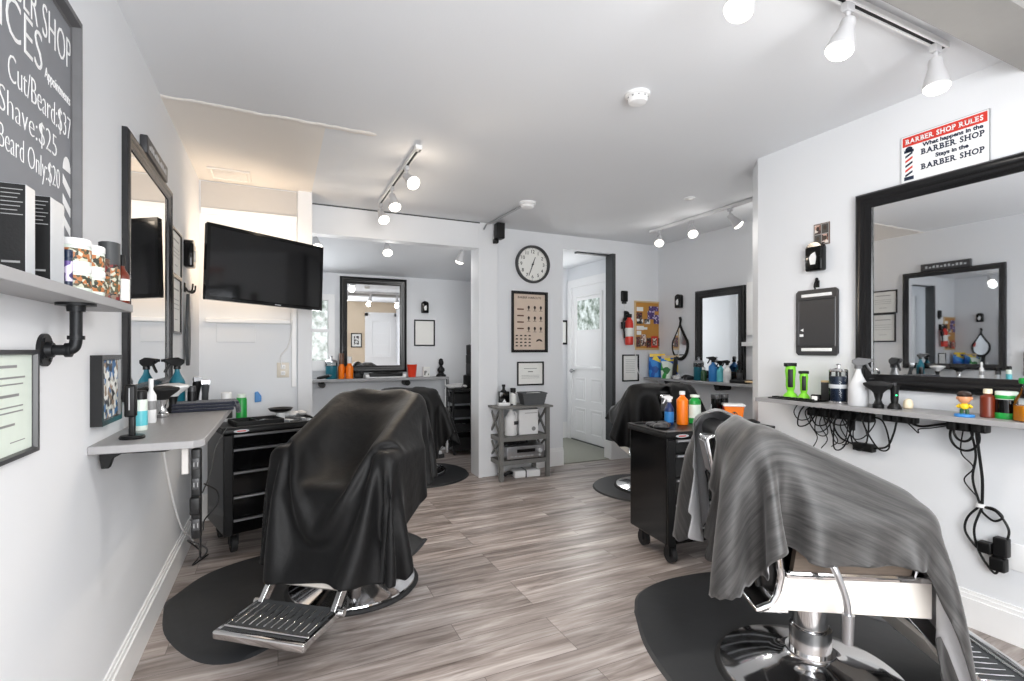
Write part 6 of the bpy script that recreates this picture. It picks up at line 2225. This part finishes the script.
m = MB().moulding(KW, KH, [(0, 0), (0, 0.018), (0.018, 0.018), (0.02, 0.008)])
obj('frame', m, 'tan', t, smooth=0)
obj('cork', MB().box(-KW / 2 + 0.01, KW / 2 - 0.01, -KH / 2 + 0.01, KH / 2 - 0.01, 0.001, 0.009), 'cork', t, smooth=0)
cards = [(-0.14, 0.20, 0.10, 0.05, 'paper'), (-0.15, 0.12, 0.09, 0.08, 'print_dark'), (-0.14, 0.05, 0.10, 0.06, 'print_bw'), (0.07, 0.21, 0.15, 0.06, 'print_purple'), (0.03, 0.13, 0.11, 0.10, 'print_purple'),
         (0.12, 0.08, 0.10, 0.11, 'print_purple'), (-0.03, 0.05, 0.09, 0.06, 'print_bw'), (-0.14, -0.03, 0.11, 0.05, 'paper'), (-0.07, -0.035, 0.08, 0.03, 'paper'), (-0.16, -0.09, 0.07, 0.05, 'paper'),
         (-0.17, -0.20, 0.07, 0.12, 'print_dark'), (-0.09, -0.18, 0.08, 0.14, 'print_card'), (-0.01, -0.21, 0.07, 0.12, 'print_dark'), (0.08, -0.20, 0.10, 0.14, 'red'), (0.08, -0.20, 0.07, 0.09, 'print_card'), (0.16, -0.20, 0.05, 0.10, 'print_dark')]
for k, (x, y, w2, h2, mm) in enumerate(cards):
    obj('pinned_card', MB().box(x - w2 / 2, x + w2 / 2, y - h2 / 2, y + h2 / 2, 0.0095 + 0.0007 * k, 0.0100 + 0.0007 * k), mm, t, smooth=0)
cable('thin white cord running down the wall beside the framed paper to the floor', [(3.77, YC - 0.01, 1.84), (3.90, YC - 0.012, 1.40), (3.97, YC - 0.012, 1.05), (4.05, YC - 0.012, 0.93)], 0.006, 'white_plastic')
cable('second white cord hanging from the framed paper down behind the chair', [(3.82, YC - 0.01, 0.92), (3.83, YC - 0.012, 0.70), (3.86, YC - 0.012, 0.40), (3.88, YC - 0.02, 0.22)], 0.006, 'white_plastic')

# ------------------------------------------------------------------ alcove shelf and things
t = thing('wall_shelf', 'grey shelf along the alcove wall under the right hand mirror', 'shelf', (XB, 4.06, 0.97))
obj('board', MB().box(-0.25, 0, -0.92, 0.80, -0.028, 0), 'shelf_grey', t, bevel=0.003)
for y in (-0.28, 0.45):
    m = MB().cyl((-0.20, y, -0.06), (-0.02, y, -0.06), 0.03, seg=18)
    m.box(-0.22, 0, y - 0.02, y + 0.02, -0.048, -0.028)
    obj('shelf_bracket', m, 'black_satin', t)


def alc(y, d, z=0.0):
    return (XB - d, y, 0.97 + z)


def pouch(label, loc, w2, h2, mm, rz=0.0, top=None):
    t = thing('refill_pouch', label, 'pouch', loc, rz)
    m = MB()
    rows = []
    for k in range(7):
        u = k / 6
        dpt = 0.045 * (1 - u) ** 0.6 + 0.004
        ww = w2 / 2 * (0.93 + 0.07 * math.sin(PI * u))
        rows.append([m._v((x * ww, dpt * sgn * (1 - abs(x) ** 3 * 0.8), h2 * u)) for sgn, xs in ((-1, (-1, -0.5, 0, 0.5, 1)), (1, (1, 0.5, 0, -0.5, -1))) for x in xs])
    for a, b in zip(rows, rows[1:]):
        for q in range(10):
            m._f([a[q], a[(q + 1) % 10], b[(q + 1) % 10], b[q]], 0)
    m._f(rows[-1], 0)
    m._f(list(reversed(rows[0])), 0)
    obj('pouch', m, mm, t, smooth=60)
    if top:
        obj('top_band', MB().box(-w2 / 2 * 0.9, w2 / 2 * 0.9, -0.012, 0.012, h2 * 0.88, h2 * 1.02), top, t)
    return t


pouch('blue and yellow pack of wipes at the left end of the alcove shelf', alc(4.75, 0.13), 0.20, 0.28, 'bag_blue', -0.6, 'yellow')
pouch('blue pack with a tan top behind the green one on the alcove shelf', alc(4.60, 0.08), 0.20, 0.26, 'bag_blue', -0.6, 'tan')
pouch('green and white pack on the alcove shelf', alc(4.50, 0.185), 0.17, 0.20, 'bag_green', -0.5)
t = thing('hair_clipper', 'tall black clipper standing between the packs and the hand mirror', 'hair clipper', alc(4.40, 0.19), -0.5)
m = MB().rbox(-0.03, 0.03, -0.025, 0.025, 0, 0.03, 0.006)
m.hexa([(-0.022, -0.015, 0.02), (0.022, -0.015, 0.02), (0.022, 0.015, 0.02), (-0.022, 0.015, 0.02), (0.0, -0.015, 0.25), (0.04, -0.015, 0.25), (0.04, 0.015, 0.25), (0.0, 0.015, 0.25)])
obj('body', m, 'black_satin', t)
for k, (y, d) in enumerate(((4.36, 0.21), (4.30, 0.20), (4.18, 0.19))):
    m = MB().rbox(-0.08, 0.05, -0.025, 0.025, 0, 0.035, 0.01)
    m.tube(curve_pts([(-0.08, 0.02, 0.02), (0.0, -0.04, 0.045), (0.09, 0.0, 0.025)], 4), 0.012)
    o = obj('hair_tool', m, ['white_plastic', 'silver', 'charcoal'][k])
    o.location, o.rotation_euler = alc(y, d), (0, 0, 1.1 + k)
    tag(o, ['white hair tool at the front of the alcove shelf by the green pack', 'silver hair tool on the alcove shelf below the hand mirror', 'charcoal hair tool on the alcove shelf beside the teal jar'][k], 'hair tool')
t = on_wall('hand_mirror', 'black teardrop hand mirror hanging on the alcove wall', 'hand mirror', 'right', (XB, 4.49, 1.40))
pts = []
for k in range(40):
    a = -PI / 2 + k * 2 * PI / 40
    r = 1.0
    x, y = 0.135 * math.cos(a), 0.175 * math.sin(a) - 0.05
    if y > 0:
        f = y / 0.125
        x *= max(0.12, 1 - f * 0.82)
        y *= 1.75
    pts.append((x, y))
m = MB().prism(pts, 0.006, 0.022)
m.tube(curve_pts([(0, 0.16, 0.014), (0, 0.21, 0.014), (0.01, 0.25, 0.016), (-0.005, 0.285, 0.014)], 5), [0.014] * 5 + [0.013] * 5 + [0.016] * 6)
obj('frame', m, 'black_satin', t, bevel=0.004)
c = Vector((0, -0.03))
obj('mirror_glass', MB().prism([tuple(c + (Vector(p) - c) * 0.80) for p in pts], 0.020, 0.024), 'mirror_glass', t, smooth=0)
t = thing('disinfectant_jar', 'teal disinfectant jar with a metal lid on the alcove shelf', 'jar', alc(4.08, 0.14))
obj('liquid', MB().lathe([(0.048, 0.0), (0.052, 0.006), (0.052, 0.145), (0, 0.145)], seg=28), 'teal', t)
obj('glass', MB().lathe([(0.053, 0.14), (0.054, 0.145), (0.054, 0.19), (0.051, 0.194)], seg=28), 'glass_clear', t)
obj('lid', MB().lathe([(0.055, 0.19), (0.055, 0.20), (0.04, 0.212), (0.012, 0.22), (0.010, 0.24), (0.016, 0.25), (0, 0.258)], seg=28), 'steel', t)
spray_bottle('blue spray bottle, tallest on the alcove shelf, in front of the mirror', alc(3.86, 0.16), 0.046, 0.27, 'blue', 'black_satin', rz=2.6, shoulder=0.55)
spray_bottle('pale blue spray bottle right of the tall one on the alcove shelf', alc(3.78, 0.14), 0.040, 0.225, 'aqua', 'black_satin', rz=2.8)
spray_bottle('white spray bottle with black head on the alcove shelf', alc(3.68, 0.16), 0.038, 0.235, 'white_plastic', 'black_satin', rz=2.7)
bottle('small dark bottle between jar and spray bottle on the alcove shelf', alc(3.97, 0.18), 0.030, 0.15, 'green_dark', 'white_plastic', neck=0.5, caph=0.2)
can('short dark can in front of the mirror at the right of the alcove shelf', alc(3.58, 0.10), 0.030, 0.13, 'charcoal', 'black_satin')
t = thing('clipper_case', 'flat black case lying on the alcove shelf right of the spray bottles', 'case', alc(3.52, 0.15), 0.2)
obj('case', MB().rbox(-0.06, 0.06, -0.09, 0.09, 0, 0.035, 0.008), 'black_satin', t)
t = thing('wooden_brush', 'pale wooden brush lying at the right end of the alcove shelf', 'brush', alc(3.34, 0.19), 1.4)
obj('handle', MB().rbox(-0.13, 0.11, -0.022, 0.022, 0.012, 0.032, 0.008), 'tan', t)
obj('bristles', MB().rbox(-0.12, 0.0, -0.018, 0.018, 0.0, 0.014, 0.003), 'cream', t)
